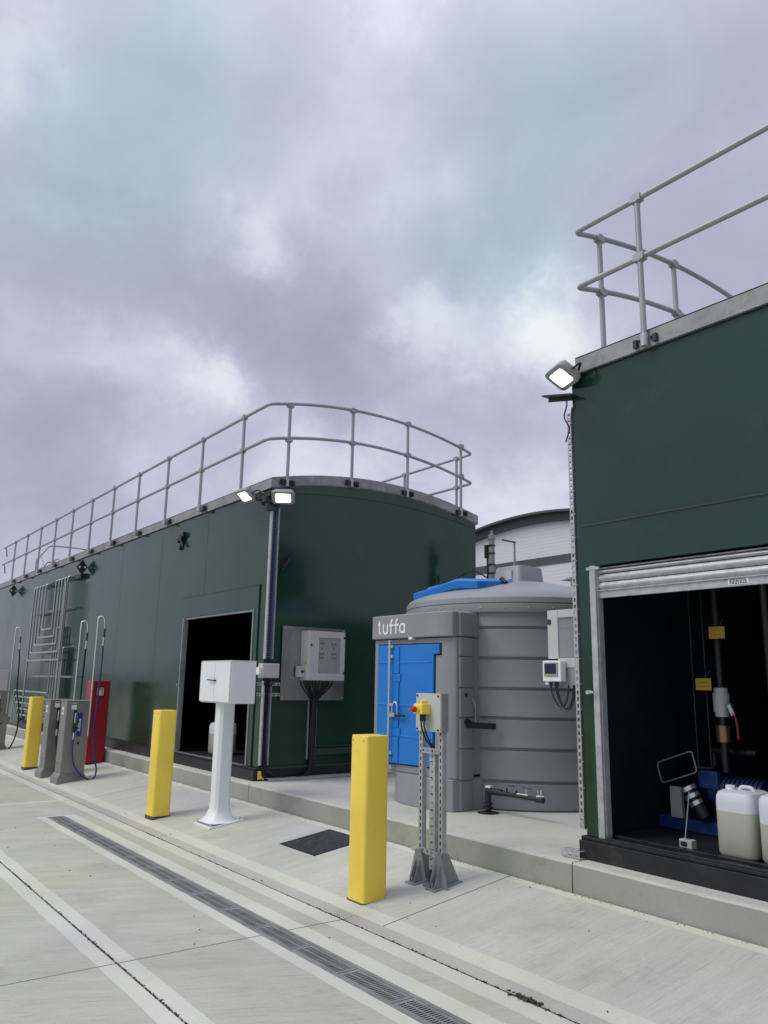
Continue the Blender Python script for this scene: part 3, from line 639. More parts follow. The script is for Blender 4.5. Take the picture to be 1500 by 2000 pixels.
# lower panel lines and cable trunking on the end wall of the left building
MB().box(LX1, LX1 + .022, 5.70, YB - .02, .748, .765).box(LX1, LX1 + .045, 5.70, YB - .02, .655, .735).box(LX1, LX1 + .022, 5.70, 5.715, .765, 1.30).build('low_trunking', 'greend', bl, bevel=.002)
MB().box(LX1 + .001, LX1 + .035, 4.94, YB, ZB - .02, ZB + .01).build('base_lip', 'greend', bl)
sl = MB(); slotted(sl, (LX1 + .10, 4.99, PZ + .035), (LX1 + .10, YB, PZ + .035), (1, 0, 0), (0, 0, 1), .08, .004, .05, .026, .4); sl.box(LX1 + .139, LX1 + .142, 4.99, YB, PZ + .004, PZ + .037)
sl.build('floor_channel', 'galv', bl, smooth=False)
# ------------------------------------------------------------------ guard railings on the roofs
def railing(posts_front, xc, x_end, yf, yb, ZT, ZM, posts_end, posts_back, label, group, end_x_back=None, close=False, so=.030, so_end=.03):
    r = root('guard_railing', (xc, yf, ZE + .2), label, 'railing', group)
    rr = 0.0225
    def endpts(z): return [(xc, yf + (yb - yf) * i / 22, z + archz(YF + (YB - YF) * i / 22)) for i in range(23)]
    for nm, z in (('top_rail', ZT), ('mid_rail', ZM)):
        e = endpts(z); pts = [(x_end, yf, z)] + fillet([(xc + (1 if x_end > xc else -1) * .25, yf, z), e[0], e[1]], .07)[:-1] + e[1:-1] + fillet([e[-2], e[-1], (xc + (1 if x_end > xc else -1) * .25, yb, z)], .07)[1:] + [(x_end, yb, z)]
        if close:
            e2 = [(x_end, yf + (yb - yf) * t, z + archz(YF + (YB - YF) * t)) for t in [k / 12 for k in range(13)]]
            MB().tube([Vector(e2[0]), Vector((x_end, yf + .05, z - .02)), Vector((x_end + .02, yf + .08, z - .25))], rr, 8).build(nm, 'tube', r)
            MB().tube(fillet([Vector((x_end + .02, yf + .95, z - .2))] + [Vector(p) for p in e2[4:]], .05), rr, 8).build(nm, 'tube', r)
        MB().tube(pts, rr, 12).build(nm, 'tube', r)
    def post(x, y, nx, ny, az, so=so):
        zb = ZE + .055 + az; b = Vector((x - nx * .0, y - ny * .0, 0))
        p = MB().tube([(x, y, zb), (x, y, ZT + az)], rr, 12)
        p.tube([(x, y, ZT + az - .035), (x, y, ZT + az + .036)], .031, 12); p.tube([(x, y, ZM + az - .036), (x, y, ZM + az + .036)], .031, 12)
        tx, ty = -ny, nx
        p.obox((x, y, ZT + az), (tx, ty, 0), (nx, ny, 0), (0, 0, 1), .045, .030, .028); p.obox((x, y, ZM + az), (tx, ty, 0), (nx, ny, 0), (0, 0, 1), .045, .030, .028)
        po = p.build('post', 'tube', r)
        # base clamp: plate against the toe plate, socket on the post, bolts through both
        c = MB(); px, py = x - nx * so, y - ny * so
        c.obox((px, py, zb), (tx, ty, 0), (nx, ny, 0), (0, 0, 1), .112, .006, .038)
        for q in (-.085, .085): c.obox((px + tx * q + nx * .012, py + ty * q + ny * .012, zb - .005), (tx, ty, 0), (nx, ny, 0), (0, 0, 1), .016, .022, .030)
        for q in (-.05, .05): c.tube([(px + tx * q, py + ty * q, zb + .01), (px + tx * q + nx * .03, py + ty * q + ny * .03, zb + .01)], .010, 6)
        c.build('base_clamp', 'clamp', r)
        c = MB(); c.tube([(x, y, zb - .05), (x, y, zb + .05)], .030, 12); c.obox(((x + px) / 2, (y + py) / 2, zb), (tx, ty, 0), (nx, ny, 0), (0, 0, 1), .022, abs(so) / 2, .03)
        c.build('base_socket', 'galv', r)
    for x in posts_front: post(x, yf, 0, -1, 0)
    sx = 1 if x_end < xc else -1
    for y in posts_end: post(xc, y, sx, 0, archz(y) - .0, so=so_end)
    for x in posts_back: post(x, yb, 0, 1, 0)
    return r
pf = [-9.815 - 1.390 * k for k in range(11)]
railing(pf, -9.08, -25.14, 4.800, 8.52, 5.250, 4.757, [5.12, 6.17, 7.19, 8.28], [-9.45 - 1.39 * k for k in range(11)],
        'long tubular guard railing round the roof of the left green building', None, close=True, so=.062, so_end=-.014)
railing([-3.286, -1.88, -0.47, 0.94, 2.35, 3.76], -3.90, 4.4, 4.865, 8.56, 5.343, 4.838, [5.19, 6.31, 7.45, 8.35], [-3.2, -1.8, -.4, 1.0, 2.4, 3.8],
          'close tubular guard railing on the roof edge of the right green building', None)
# gate hoops at the far end of the left roof
hp = root('ladder_hoop', (-24.6, 5.6, 4.2), 'small tubular ladder gate with bent hoops at far left end of the long roof', 'ladder gate')
for y, dx in ((5.75, 0.0), (6.25, 0.0)):
    MB().tube(fillet([(-25.3, y, 4.25), (-25.3, y, 5.05), (-24.7, y, 5.05), (-24.1, y, 4.45), (-24.1, y, 4.2)], .15), .02, 8).build('hoop', 'tube', hp)
MB().tube([(-25.3, 5.75, 4.7), (-25.3, 6.25, 4.7)], .018, 8).build('rung', 'tube', hp)
# ================================================================== FLOODLIGHTS
def flood(loc, aim, label, scale=1.0, arm=None):
    loc = Vector(loc); aim = Vector(aim).normalized(); r = root('floodlight', loc, label, 'floodlight', 'lit LED floodlights at the building corners')
    side = aim.cross(Vector((0, 0, 1))).normalized(); up = side.cross(aim).normalized()
    W, H, D = .150 * scale, .108 * scale, .03
    poly = rpoly(-W, W, -H, H, .045, 4)
    def P(u, v, d): return loc + side * u + up * v + aim * d
    MB().loft([[P(u * .86, v * .86, -.055) for u, v in poly], [P(u, v, -.02) for u, v in poly], [P(u, v, .012) for u, v in poly], [P(u * .97, v * .97, .016) for u, v in poly]]).build('housing', 'midgrey', r)
    q = rpoly(-W * .66, W * .66, -H * .66, H * .66, .02, 3)
    MB().loft([[P(u, v, .0165) for u, v in q], [P(u, v, .020) for u, v in q]]).build('lens', 'lamp', r)
    f = MB()
    for k in range(7):
        u = -W * .6 + W * 1.2 * k / 6; f.obox(P(u, 0, -.06), side, up, aim, .004, H * .7, .018)
    f.build('cooling_fin', 'midgrey', r)
    if arm:
        a = MB()
        for s_ in (-1, 1): a.tube(fillet([P(s_ * W * .98, 0, -.01), P(s_ * W * .98, -H * .3, -.12), Vector(arm)], .03), .010, 6)
        a.obox(arm, (1, 0, 0), (0, 1, 0), (0, 0, 1), .05, .05, .012)
        a.build('bracket', 'clamp', r)
    return r
flood((-4.03, 4.80, 4.075), (-.25, -.62, -1.0), 'lit floodlight at the top left corner of the right green building', arm=(-3.98, 4.90, 4.06))
flood((-9.50, 4.72, 4.035), (.05, -.75, -1.0), 'lit floodlight on the front side of the left building corner, left of two', arm=(-9.2, 4.90, 4.02))
flood((-8.90, 4.97, 3.945), (.62, -.42, -1.0), 'lit floodlight on the end side of the left building corner, right of two', arm=(-9.1, 4.93, 4.0))
hb = root('lamp_bracket', (-9.1, 4.9, 3.85), 'dark steel bracket carrying the two floodlights at the left building corner', 'bracket')
MB().obox((-9.16, 4.86, 3.975), (1, 0, 0), (0, 1, 0), (0, 0, 1), .20, .05, .020).obox((-9.06, 4.90, 3.92), (0, 1, 0), (1, 0, 0), (0, 0, 1), .13, .045, .035).build('arm', 'clamp', hb, bevel=.004)
MB().obox((-9.09, 4.90, 3.84), (1, 0, 0), (0, 1, 0), (0, 0, 1), .035, .07, .06).build('junction_box', 'clamp', hb, bevel=.006)
hb = root('lamp_bracket', (-4.1, 4.9, 3.9), 'slotted steel bracket under the floodlight on the right green building', 'bracket')
mb = MB(); slotted(mb, (-4.28, 4.87, 3.985), (-3.97, 4.87, 3.915), (0, 1, 0), (0, 0, 1), .09, .012, .045, .02); mb.obox((-4.15, 4.91, 3.94), (1, 0, -.22), (0, 1, 0), (.22, 0, 1), .13, .004, .02); mb.build('arm', 'clamp', hb, smooth=False)
MB().tube(spline([(-4.07, 4.86, 3.95), (-4.05, 4.87, 3.86), (-4.09, 4.88, 3.76), (-4.06, 4.90, 3.66), (-4.10, 4.90, 3.55)]), .006, 6).build('cable', 'rubber', hb)
# ================================================================== CABLE TRAYS AT THE CORNERS
ct = root('cable_tray', (LX1, 5.0, 2.2), 'perforated galvanised cable tray running down the corner of the left green building', 'cable tray')
mb = MB()
for (za, zb) in ((3.84, 1.86), (1.58, 0.56)):
    slotted(mb, (LX1 + .010, 4.965, za), (LX1 + .010, 4.965, zb), (0, 1, 0), (1, 0, 0), .105, .003, .028, .016, .55)
mb.build('tray_base', 'bluecable', ct, smooth=False)
mb = MB()
for (za, zb) in ((3.84, 1.86), (1.58, 0.56)):
    for y in (4.910, 5.021):
        mb.box(LX1 + .001, LX1 + .060, y - .003, y + .003, zb, za); mb.box(LX1 + .057, LX1 + .060, y - .012 if y > 5 else y, y if y > 5 else y + .012, zb, za)
mb.build('tray_flange', 'galv', ct, smooth=False)
mb = MB()
for k in range(3):
    y = 4.945 + .018 * k
    mb.tube(spline([(LX1 + .03, y, 1.62), (LX1 + .03, y + .01, 1.45), (LX1 + .03, y, 1.1), (LX1 + .03, y, .75), (LX1 + .06, y + .02, .55), (LX1 + .10, y + .10, .45), (LX1 + .08, y + .30, PZ + .03)]), .008, 6)
mb.build('cable', 'rubber', ct)
ct = root('cable_tray', (RX0, 5.0, 2.2), 'slotted galvanised channel running down the left edge of the right green building', 'cable tray')
mb = MB(); slotted(mb, (RX0 - .05, 4.93, 3.80), (RX0 - .05, 4.93, .56), (1, 0, 0), (0, 1, 0), .040, .003, .05, .028, .45)
slotted(mb, (RX0 - .070, 4.955, 3.80), (RX0 - .070, 4.955, .56), (0, 1, 0), (1, 0, 0), .05, .003, .05, .028, .45)
mb.build('slotted_strip', 'galv', ct, smooth=False)
mb = MB()
for k in range(3): mb.tube(spline([(RX0 - .022 + .006 * k, 4.935 - .004 * k, z + .01 * k) for z in (3.82, 3.2, 2.6, 2.0, 1.4, .8, .56)]), .007, 6)
mb.build('cable', 'rubber', ct)
mb = MB()
for k in range(16): mb.obox((RX0 - .016, 4.925, 3.7 - .19 * k), (1, 0, 0), (0, 1, 0), (0, 0, 1), .012, .012, .003)
mb.build('cable_tie', 'midgrey', ct, smooth=False, kind='stuff')
# short slotted channel offcut at the foot of the right building
oc = root('channel_offcut', (-4.1, 4.86, PZ), 'short slotted steel channel poking out from under the right building base', 'steel channel')
mb = MB(); slotted(mb, (-4.17, 4.83, PZ + .055), (-4.00, 4.83, PZ + .055), (0, 1, 0), (0, 0, 1), .08, .003, .05, .028, .5)
slotted(mb, (-4.17, 4.79, PZ + .03), (-4.00, 4.79, PZ + .03), (0, 0, 1), (0, 1, 0), .045, .003, .05, .028, .5); mb.box(-4.17, -4.0, 4.79, 4.87, PZ + .003, PZ + .007); mb.build('channel', 'galv', oc, smooth=False)
# junction box on the end wall corner
jb = root('junction_box', (LX1 + .05, 4.96, 1.7), 'small grey junction box on the corner cable tray behind the white cabinet', 'junction box')
MB().box(LX1 + .03, LX1 + .15, 4.83, 5.07, 1.62, 1.80).build('box', 'boxgrey', jb, bevel=.006)
MB().box(LX1 + .15, LX1 + .158, 4.84, 5.06, 1.63, 1.79).build('lid', 'boxgrey', jb, bevel=.003)
MB().box(LX1 + .04, LX1 + .13, 4.79, 4.83, 1.66, 1.75).build('gland', 'print', jb, bevel=.003)
mb = MB()
for y in (4.90, 4.94, 4.98, 5.02): mb.tube(spline([(LX1 + .08, y, 1.62), (LX1 + .08, y, 1.55), (LX1 + .04, 4.965, 1.48)]), .008, 6)
mb.build('cable', 'rubber', jb)
# unistrut rails to the backing plate
us = root('strut_rail', (LX1, 5.1, 1.5), 'pair of short horizontal strut rails beside the stainless backing plate', 'strut rail')
for z in (1.415, 1.545):
    mb = MB(); slotted(mb, (LX1 + .022, 4.83, z), (LX1 + .022, 5.16, z), (0, 0, 1), (1, 0, 0), .04, .003, .05, .028, .4); mb.box(LX1 + .001, LX1 + .02, 4.93, 5.16, z - .020, z - .017).box(LX1 + .001, LX1 + .02, 4.93, 5.16, z + .017, z + .020)
    mb.build('rail', 'galv', us, smooth=False)
# ================================================================== CONTROL PANEL ON THE END WALL
bp_ = root('backing_plate', (LX1 + .03, 5.65, 1.8), 'large stainless steel backing plate on the end wall of the left building', 'steel plate')
MB().box(LX1 + .030, LX1 + .034, 5.160, 6.140, 1.345, 2.290).build('sheet', 'backplate', bp_, bevel=.001, seg=1)
mb = MB()
for y, z in ((5.19, 1.38), (6.11, 1.38), (5.19, 2.26), (6.11, 2.26), (5.42, 1.40), (5.86, 1.47)): mb.tube([(LX1 + .034, y, z), (LX1 + .040, y, z)], .009, 8)
mb.tube([(LX1 + .0, 5.2, 1.6), (LX1 + .03, 5.2, 1.6)], .02, 8); mb.build('bolt', 'galv', bp_)
cp = root('control_panel', (LX1 + .04, 5.75, 1.9), 'light grey control cabinet with window of indicator buttons on the stainless plate', 'control cabinet')
CX = LX1 + .036
MB().box(CX, CX + .20, 5.44, 5.99, 1.60, 2.235).build('body', 'boxgrey', cp, bevel=.005)
# door frame with window opening
a = CX + .201; b = CX + .228; mb = MB(); Y0d, Y1d, Z0d, Z1d = 5.445, 5.985, 1.605, 2.230; wy0, wy1, wz0, wz1 = 5.575, 5.915, 1.690, 2.150
mb.box(a, b, Y0d, wy0, Z0d, Z1d).box(a, b, wy1, Y1d, Z0d, Z1d).box(a, b, wy0, wy1, Z0d, wz0).box(a, b, wy0, wy1, wz1, Z1d); dr_ = mb.build('door', 'boxgrey', cp)
MB().box(a + .002, a + .006, wy0, wy1, wz0, wz1).build('inner_panel', 'midgrey', dr_)
mb = MB()
for z, zs in ((2.075, 0), (2.01, 1), (1.945, 0), (1.89, 0)):
    for yc in ((5.61, 5.65, 5.80, 5.84) if not zs else (5.63, 5.82)):
        mb.tube([(a + .006, yc, z), (a + .020, yc, z)], .013, 10)
mb.build('indicator', 'rubber', dr_)
MB().box(b - .008, b - .005, wy0, wy1, wz0, wz1).build('window', 'glass', dr_)
mb = MB()
for y, z in ((5.975, 2.16), (5.975, 1.70), (5.46, 2.05)): mb.obox((b + .002, y, z), (0, 1, 0), (1, 0, 0), (0, 0, 1), .012, .006, .014)
mb.build('lock', 'rubber', dr_)
sw = MB().box(CX + .02, CX + .12, 5.36, 5.44, 1.64, 1.78).build('isolator_box', 'boxgrey', cp, bevel=.004); MB().tube([(CX + .12, 5.40, 1.71), (CX + .14, 5.40, 1.71)], .018, 10).build('knob', 'rubber', sw)
MB().prism([(CX + .10, 1.80), (CX + .17, 1.80), (CX + .135, 1.87)], 5.4385, 5.440, axis='y').build('warning_sticker', 'tag', cp)
# cables drooping from the cabinet into one bundle
cb = root('cable_bundle', (LX1 + .08, 5.65, .9), 'thick bundle of black cables hanging below the end wall control cabinet', 'cables')
for k in range(9):
    y = 5.50 + .05 * k; tx = 5.64 + (k % 3) * .022; dx = .03 + (k // 3) * .022
    MB().tube(spline([(CX + .06 + .01 * (k % 2), y, 1.605), (CX + .06, y, 1.55), (CX + .05, y * .6 + tx * .4, 1.46), (LX1 + dx + .02, tx, 1.32), (LX1 + dx, tx, 1.0), (LX1 + dx, tx, .6), (LX1 + dx + .02, tx - .01, .50), (LX1 + dx + .03, tx - .10, .42), (LX1 + .08, tx - .30, .39)]), .011, 6).build('cable', 'rubber', cb)
MB().box(LX1 + .001, LX1 + .02, 5.60, 5.612, .60, 1.34).box(LX1 + .001, LX1 + .02, 5.72, 5.732, .60, 1.34).build('cable_guide', 'galv', cb)
ch = root('marker_clip', (LX1 + .03, 4.93, PZ), 'small yellow clip at the bottom corner of the left building base', 'clip')
MB().box(LX1 + .016, LX1 + .03, 4.90, 4.945, PZ + .02, PZ + .12).obox((LX1 + .03, 4.955, PZ + .04), (0, 1, -1), (1, 0, 0), (0, 1, 1), .035, .006, .012).build('clip', 'yellow', ch, bevel=.003)
# ================================================================== WINDOWED ENCLOSURE AT THE RIGHT BUILDING'S EDGE
en = root('enclosure', (-4.3, 5.05, 1.9), 'grey enclosure with open windowed door beside the right green building edge', 'enclosure')
Y = 5.02; X0, X1, Z0, Z1 = -4.455, -4.085, 1.735, 2.200
mb = MB(); mb.box(X0, -4.345, Y, Y + .03, Z0 + .05, Z1).box(-4.345, X1, Y, Y + .03, 2.135, Z1).box(X0, X1, Y, Y + .03, Z0, Z0 + .075).box(-4.12, X1, Y, Y + .03, Z0 + .075, 2.135)
dd = mb.build('door', 'boxgrey', en, bevel=.004, seg=1)
MB().box(-4.345, -4.12, Y + .012, Y + .016, Z0 + .075, 2.135).build('window', 'glass', dd)
MB().box(-4.445, -4.415, Y - .008, Y, 2.085, 2.125).build('latch', 'rubber', dd, bevel=.002)
MB().box(RX0 - .06, RX0 - .003, Y + .04, Y + .36, Z0, Z1).build('body', 'boxgrey', en, bevel=.004)
MB().box(-4.30, -4.07, Y + .005, Y + .02, 1.575, Z0 - .002).box(-4.098, -4.085, Y - .01, Y + .02, 1.575, Z0).build('bracket_plate', 'midgrey', en, bevel=.002)
cn = root('controller', (-4.36, 4.97, 1.66), 'small white controller with dark screen and black cables below the windowed enclosure', 'controller')
MB().box(-4.452, -4.262, 4.945, 5.015, 1.625, 1.790).build('housing', 'white', cn, bevel=.008)
MB().box(-4.430, -4.288, 4.938, 4.9445, 1.665, 1.775).build('bezel', 'midgrey', cn, bevel=.003)
MB().box(-4.418, -4.305, 4.935, 4.9375, 1.688, 1.765).build('screen', 'screen', cn)
MB().box(-4.412, -4.345, 4.934, 4.9375, 1.671, 1.680).build('screen_label', 'tag', cn)
MB().box(-4.44, -4.405, 4.96, 5.0, 1.60, 1.625).build('socket', 'white', cn, bevel=.003)
for k, (x, dz) in enumerate(((-4.39, .0), (-4.34, -.01), (-4.325, -.02))):
    MB().tube([(x, 4.975, 1.625), (x, 4.975, 1.59)], .013, 8).tube(spline([(x, 4.975, 1.60), (x + .005, 4.975, 1.54), (x + .05, 4.985, 1.45 + dz), (x + .10, 5.0, 1.435 + dz), (x + .135, 5.01, 1.50), (x + .14, 5.02, 1.60)]), .0065, 6).build('cable', 'rubber', cn)
# ================================================================== GREY BUNDED TANK
TX, TY, TR = -6.664, 7.02, 1.335
tk = root('storage_tank', (TX, TY, PZ), 'large round grey plastic storage tank with blue door between the green buildings', 'storage tank')
prof = [(0.0, 0.003), (TR - .02, 0.003), (TR, .02)]
for z in (0.284, 0.596, 0.898, 1.190, 1.497, 1.810):
    prof += [(TR, z - .030), (TR - .024, z - .012), (TR - .024, z + .0), (TR + .003, z + .009), (TR + .004, z + .018), (TR, z + .030)]
prof += [(TR, 1.96)]
MB().lathe((TX, TY, PZ), prof, 96).build('body', 'tank', tk)
MB().lathe((TX, TY, PZ), [(TR - .01, 1.955), (TR + .030, 1.962), (TR + .034, 1.975), (TR + .030, 2.045), (TR + .018, 2.052), (TR + .018, 2.062), (TR + .026, 2.068), (TR + .02, 2.12), (TR - .02, 2.165), (TR - .09, 2.195), (1.15, 2.225), (.9, 2.285), (.6, 2.36), (.42, 2.40), (.0, 2.43)], 96).build('lid', 'tank', tk)
mb = MB()
for k in range(34):
    a = 2 * math.pi * k / 34; d = Vector((math.cos(a), math.sin(a), 0)); c = Vector((TX, TY, PZ + 2.01)) + d * (TR + .030); mb.tube([c, c + d * .010], .010, 6)
mb.build('lid_rivet', 'galv', tk)
cap = MB().loft([[Vector((TX, TY, PZ)) + Vector((u * s, v * s, z)) for u, v in rpoly(-.225, .225, -.225, .225, .06, 3)] for s, z in ((1.18, 2.36), (1.0, 2.44), (.93, 2.595), (.88, 2.61))]).build('manway_neck', 'tank', tk)
cap.rotation_euler = (0, 0, 0)
MB().obox((TX + .06, TY - .215, PZ + 2.50), (1, 0, 0), (0, 1, 0), (0, 0, 1), .045, .02, .055).build('neck_plate', 'boxgrey', cap)
# blue hatch lid standing slightly open on the shoulder
hc = Vector((-6.86, 6.28, 2.705)); ax = Vector((1.0, .10, .075)).normalized(); ay = Vector((-.10, 1.0, .10)); ay = (ay - ax * ay.dot(ax)).normalized(); az = ax.cross(ay)
hz = []
hp_ = [(-.50 + k / 8.0 * 1.0, -.33) for k in range(9)] + [(.53, -.2), (.53, .2)] + [(.50 - k / 8.0 * 1.0, .33) for k in range(9)] + [(-.53, .2), (-.53, -.2)]
for s, d in ((.965, -.058), (1.0, -.048), (1.0, .028), (.965, .042), (.72, .047), (.67, .066), (.3, .07)):
    hz.append([hc + ax * (u * s) + ay * (v * s) + az * (d - .16 * (u * s - .1) ** 2 + .012 * math.sin(u * 9)) for u, v in hp_])
h_ = MB().loft(hz).build('hatch_lid', 'blue', tk)
MB().tube([hc + ax * .50 + ay * .1 + az * .02, hc + ax * .56 + ay * .1 - az * .04], .03, 8).build('hatch_hinge', 'rubber', h_)
MB().obox(hc + ax * .0 - az * .09, ax, ay, az, .40, .30, .05).build('hatch_neck', 'tank', tk)
# equipment cabinet grown onto the tank
mb = MB()
def cab(z0, z1, yf, inset=0.0, x0=-7.375):
    pts = [(x0 + inset, yf), (-6.225, yf), (-6.085, yf + .055), (-6.068, yf + .075)]
    pts += [(-6.068, 5.66), (-6.078, 5.69), (-6.10, 5.72)]
    pts += [(-6.10, 6.2), (x0 + inset, 6.2)]
    return pts
for zlo, zhi in ((0.67, 2.06),): mb.prism(cab(zlo, zhi, 5.40), zlo, zhi)
cbd = mb.build('cabinet_body', 'tank', tk, bevel=.012)
MB().prism(cab(0, 0, 5.352), 2.065, 2.325).build('cabinet_header', 'tank', tk, bevel=.014)
# stacked side ribs of the cabinet
mb = MB()
for z0, z1 in ((.372, .655), (.665, .955), (.965, 1.255), (1.265, 1.55), (1.56, 1.86), (1.87, 2.06), (2.07, 2.318)):
    mb.prism([(-6.16, 5.50), (-6.062, 5.50), (-6.052, 5.512), (-6.052, 5.668), (-6.070, 5.698), (-6.12, 5.72), (-6.16, 5.72)], z0, z1)
mb.build('side_rib', 'tank', tk, bevel=.010)
# bulging lower bund
low = [(-7.12, 6.0), (-7.15, 5.62), (-7.05, 5.46), (-6.85, 5.355), (-6.60, 5.315), (-6.33, 5.335), (-6.10, 5.405), (-6.068, 5.43), (-6.068, 6.0)]
lp = [tuple(p)[:2] for p in spline([(x, y, 0) for x, y in low[1:-1]], 4)]
lp = [(-7.15, 6.0)] + lp + [(-6.068, 6.0)]
MB().prism(lp, PZ + .003, .668).build('bund_base', 'tank', tk, bevel=.02, seg=3)
MB().prism([(x * 1.0, y + .04) for x, y in [(-7.34, 6.0), (-7.34, 5.42), (-7.2, 5.37), (-6.2, 5.37), (-6.1, 5.42), (-6.1, 6.0)]], .640, .715).build('cabinet_ledge', 'tank', tk, bevel=.012)
# recess edge frame + blue door
MB().prism([(-7.297, .733), (-6.323, .753), (-6.308, 1.878), (-6.220, 1.878), (-6.220, 2.004), (-7.297, 2.010)], 5.396, 5.3995, axis='y').build('door_recess', 'dark', tk)
dpoly = [(-7.285, .745), (-6.335, .765), (-6.320, 1.890), (-6.232, 1.890), (-6.232, 1.992), (-7.285, 1.998)]
dm = MB(); dm.prism(dpoly, 5.375, 5.402, axis='y'); door = dm.build('door', 'blue', tk, bevel=.008)
mb = MB()
for z in (1.035, 1.355, 1.805):
    mb.prism([(5.376, z - .014), (5.368, z - .002), (5.368, z + .006), (5.376, z + .014)], -7.27, -6.36, axis='x')
mb.build('door_rib', 'blue', door)
# raised hinge strip edge with notches
mb = MB(); xs_ = -6.885
for z0, z1, dx in ((.76, 1.03, 0), (1.03, 1.12, .03), (1.12, 1.60, 0), (1.60, 1.69, .03), (1.69, 1.98, 0)):
    mb.box(-7.05 if False else xs_ - .10, xs_ + dx, 5.362, 5.377, z0 + .002, z1 - .002)
mb.build('hinge_strip', 'blue', door, bevel=.004)
lk = MB().tube([(-7.015, 5.335, .70), (-7.015, 5.335, 2.05)], .015, 10)
for z in (.86, 1.36, 1.87, 1.98, .72): lk.box(-7.045, -6.965, 5.335, 5.376, z - .014, z + .014)
lk.build('lock_rod', 'stainless', door)
hd = MB().box(-6.995, -6.905, 5.325, 5.345, 1.235, 1.275); hd.tube(fillet([(-6.95, 5.33, 1.27), (-6.95, 5.33, 1.36), (-6.90, 5.33, 1.40), (-6.86, 5.33, 1.36), (-6.86, 5.33, 1.25)], .03), .008, 6)
hd.build('handle', 'stainless', door); MB().box(-6.90, -6.74, 5.320, 5.345, 1.240, 1.262).build('lock_lever', 'rubber', door, bevel=.004)
MB().box(-6.70, -6.645, 5.345, 5.40, 2.045, 2.075).build('header_clip', 'print', tk, bevel=.003)
def strokes(name, lines, wd, m, parent, o, y):
    mb = MB()
    for li, ln in enumerate(lines):
        y -= .0004
        p = [Vector((o[0] + u, 0, o[1] + v)) for u, v in ln]
        Ls, Rs = [], []
        for i, q in enumerate(p):
            d = (p[min(i + 1, len(p) - 1)] - p[max(i - 1, 0)]).normalized(); nn = Vector((-d.z, 0, d.x)) * wd / 2
            Ls.append(q + nn); Rs.append(q - nn)
        for i in range(len(p) - 1):
            a, b, c, d = Ls[i], Ls[i + 1], Rs[i + 1], Rs[i]
            mb.add([(v.x, y, v.z) for v in (a, b, c, d)] + [(v.x, y + .0025, v.z) for v in (a, b, c, d)], [(0, 1, 2, 3), (0, 4, 5, 1), (1, 5, 6, 2), (2, 6, 7, 3), (3, 7, 4, 0)])
    return mb.build(name, m, parent, smooth=False)
def ar(cx, cy, r, a0, a1, n=10, ry=None): return [(cx + r * math.cos(math.radians(a0 + (a1 - a0) * k / n)), cy + (ry or r) * math.sin(math.radians(a0 + (a1 - a0) * k / n))) for k in range(n + 1)]
H_ = .105
for k, ls in enumerate((
    [[(.03, .150), (.03, .035)] + ar(.055, .035, .025, 180, 275, 6), [(.005, .108), (.05, .108)]],
    [[(.105, .112), (.105, .045)] + ar(.143, .045, .038, 180, 360, 10, .040) + [(.181, .112)], [(.181, .112), (.181, .005)]],
    [[(.245, .0), (.245, .125)] + ar(.273, .125, .028, 180, 85, 6), [(.218, .095), (.290, .095)]],
    [[(.335, .0), (.335, .125)] + ar(.363, .125, .028, 180, 85, 6), [(.308, .095), (.380, .095)]],
    [ar(.445, .056, .042, 0, 360, 16, .046), [(.489, .108), (.489, .002)]])):
    strokes('logo_letter', ls, .024, 'print', tk, (-7.262, 2.118), 5.3495 - .0002 * k)

# side outlet bracket and loose strap
MB().tube([(-6.07, 5.60, 1.22), (-6.03, 5.585, 1.22)], .035, 10).build('side_socket', 'rubber', tk)
MB().obox((-5.985, 5.72, 1.185), (.50, .95, -.05), (1, -.5, 0), (0, 0, 1), .155, .012, .030).build('side_strap', 'rubber', tk, bevel=.006)
MB().tube([(-6.052, 5.58, 1.485), (-6.045, 5.58, 1.485)], .018, 8).build('side_plug', 'rubber', tk)
MB().tube(spline([(-6.05, 5.66, 1.45), (-6.02, 5.68, 1.38), (-6.03, 5.69, 1.25), (-6.0, 5.68, 1.14)]), .004, 5).build('strap_wire', 'galv', tk)
# small pale label slots moulded in the body
# vent mast behind the tank
vm = root('vent_mast', (-8.42, 8.3, PZ), 'thin clamped vent pipe mast rising behind the blue tank hatch', 'vent pipe')
MB().tube([(-8.42, 8.3, PZ), (-8.42, 8.3, 3.72)], .045, 12).tube([(-8.42, 8.3, 3.72), (-8.42, 8.3, 3.79), (-8.42, 8.3, 3.80)], [.055, .055, .03], 12).tube([(-8.42, 8.3, 3.80), (-8.42, 8.3, 3.86)], .02, 8).build('pipe', 'toe', vm)
MB().tube([(-8.51, 8.3, 3.1), (-8.51, 8.3, 3.62)], .016, 8).obox((-8.52, 8.3, 3.55), (1, 0, 0), (0, 1, 0), (0, 0, 1), .03, .03, .10).build('sensor', 'clamp', vm)
mb = MB()
for z in (3.62, 3.50, 3.33, 3.2): mb.tube([(-8.42, 8.3, z), (-8.42, 8.3, z + .02)], .056, 12)
mb.build('pipe_clamp', 'clamp', vm)
MB().tube(fillet([(-8.52, 8.3, 3.15), (-8.70, 8.2, 3.28), (-8.85, 8.1, 3.22), (-8.95, 8.0, 3.1)], .08), .012, 6).build('hose', 'rubber', vm)
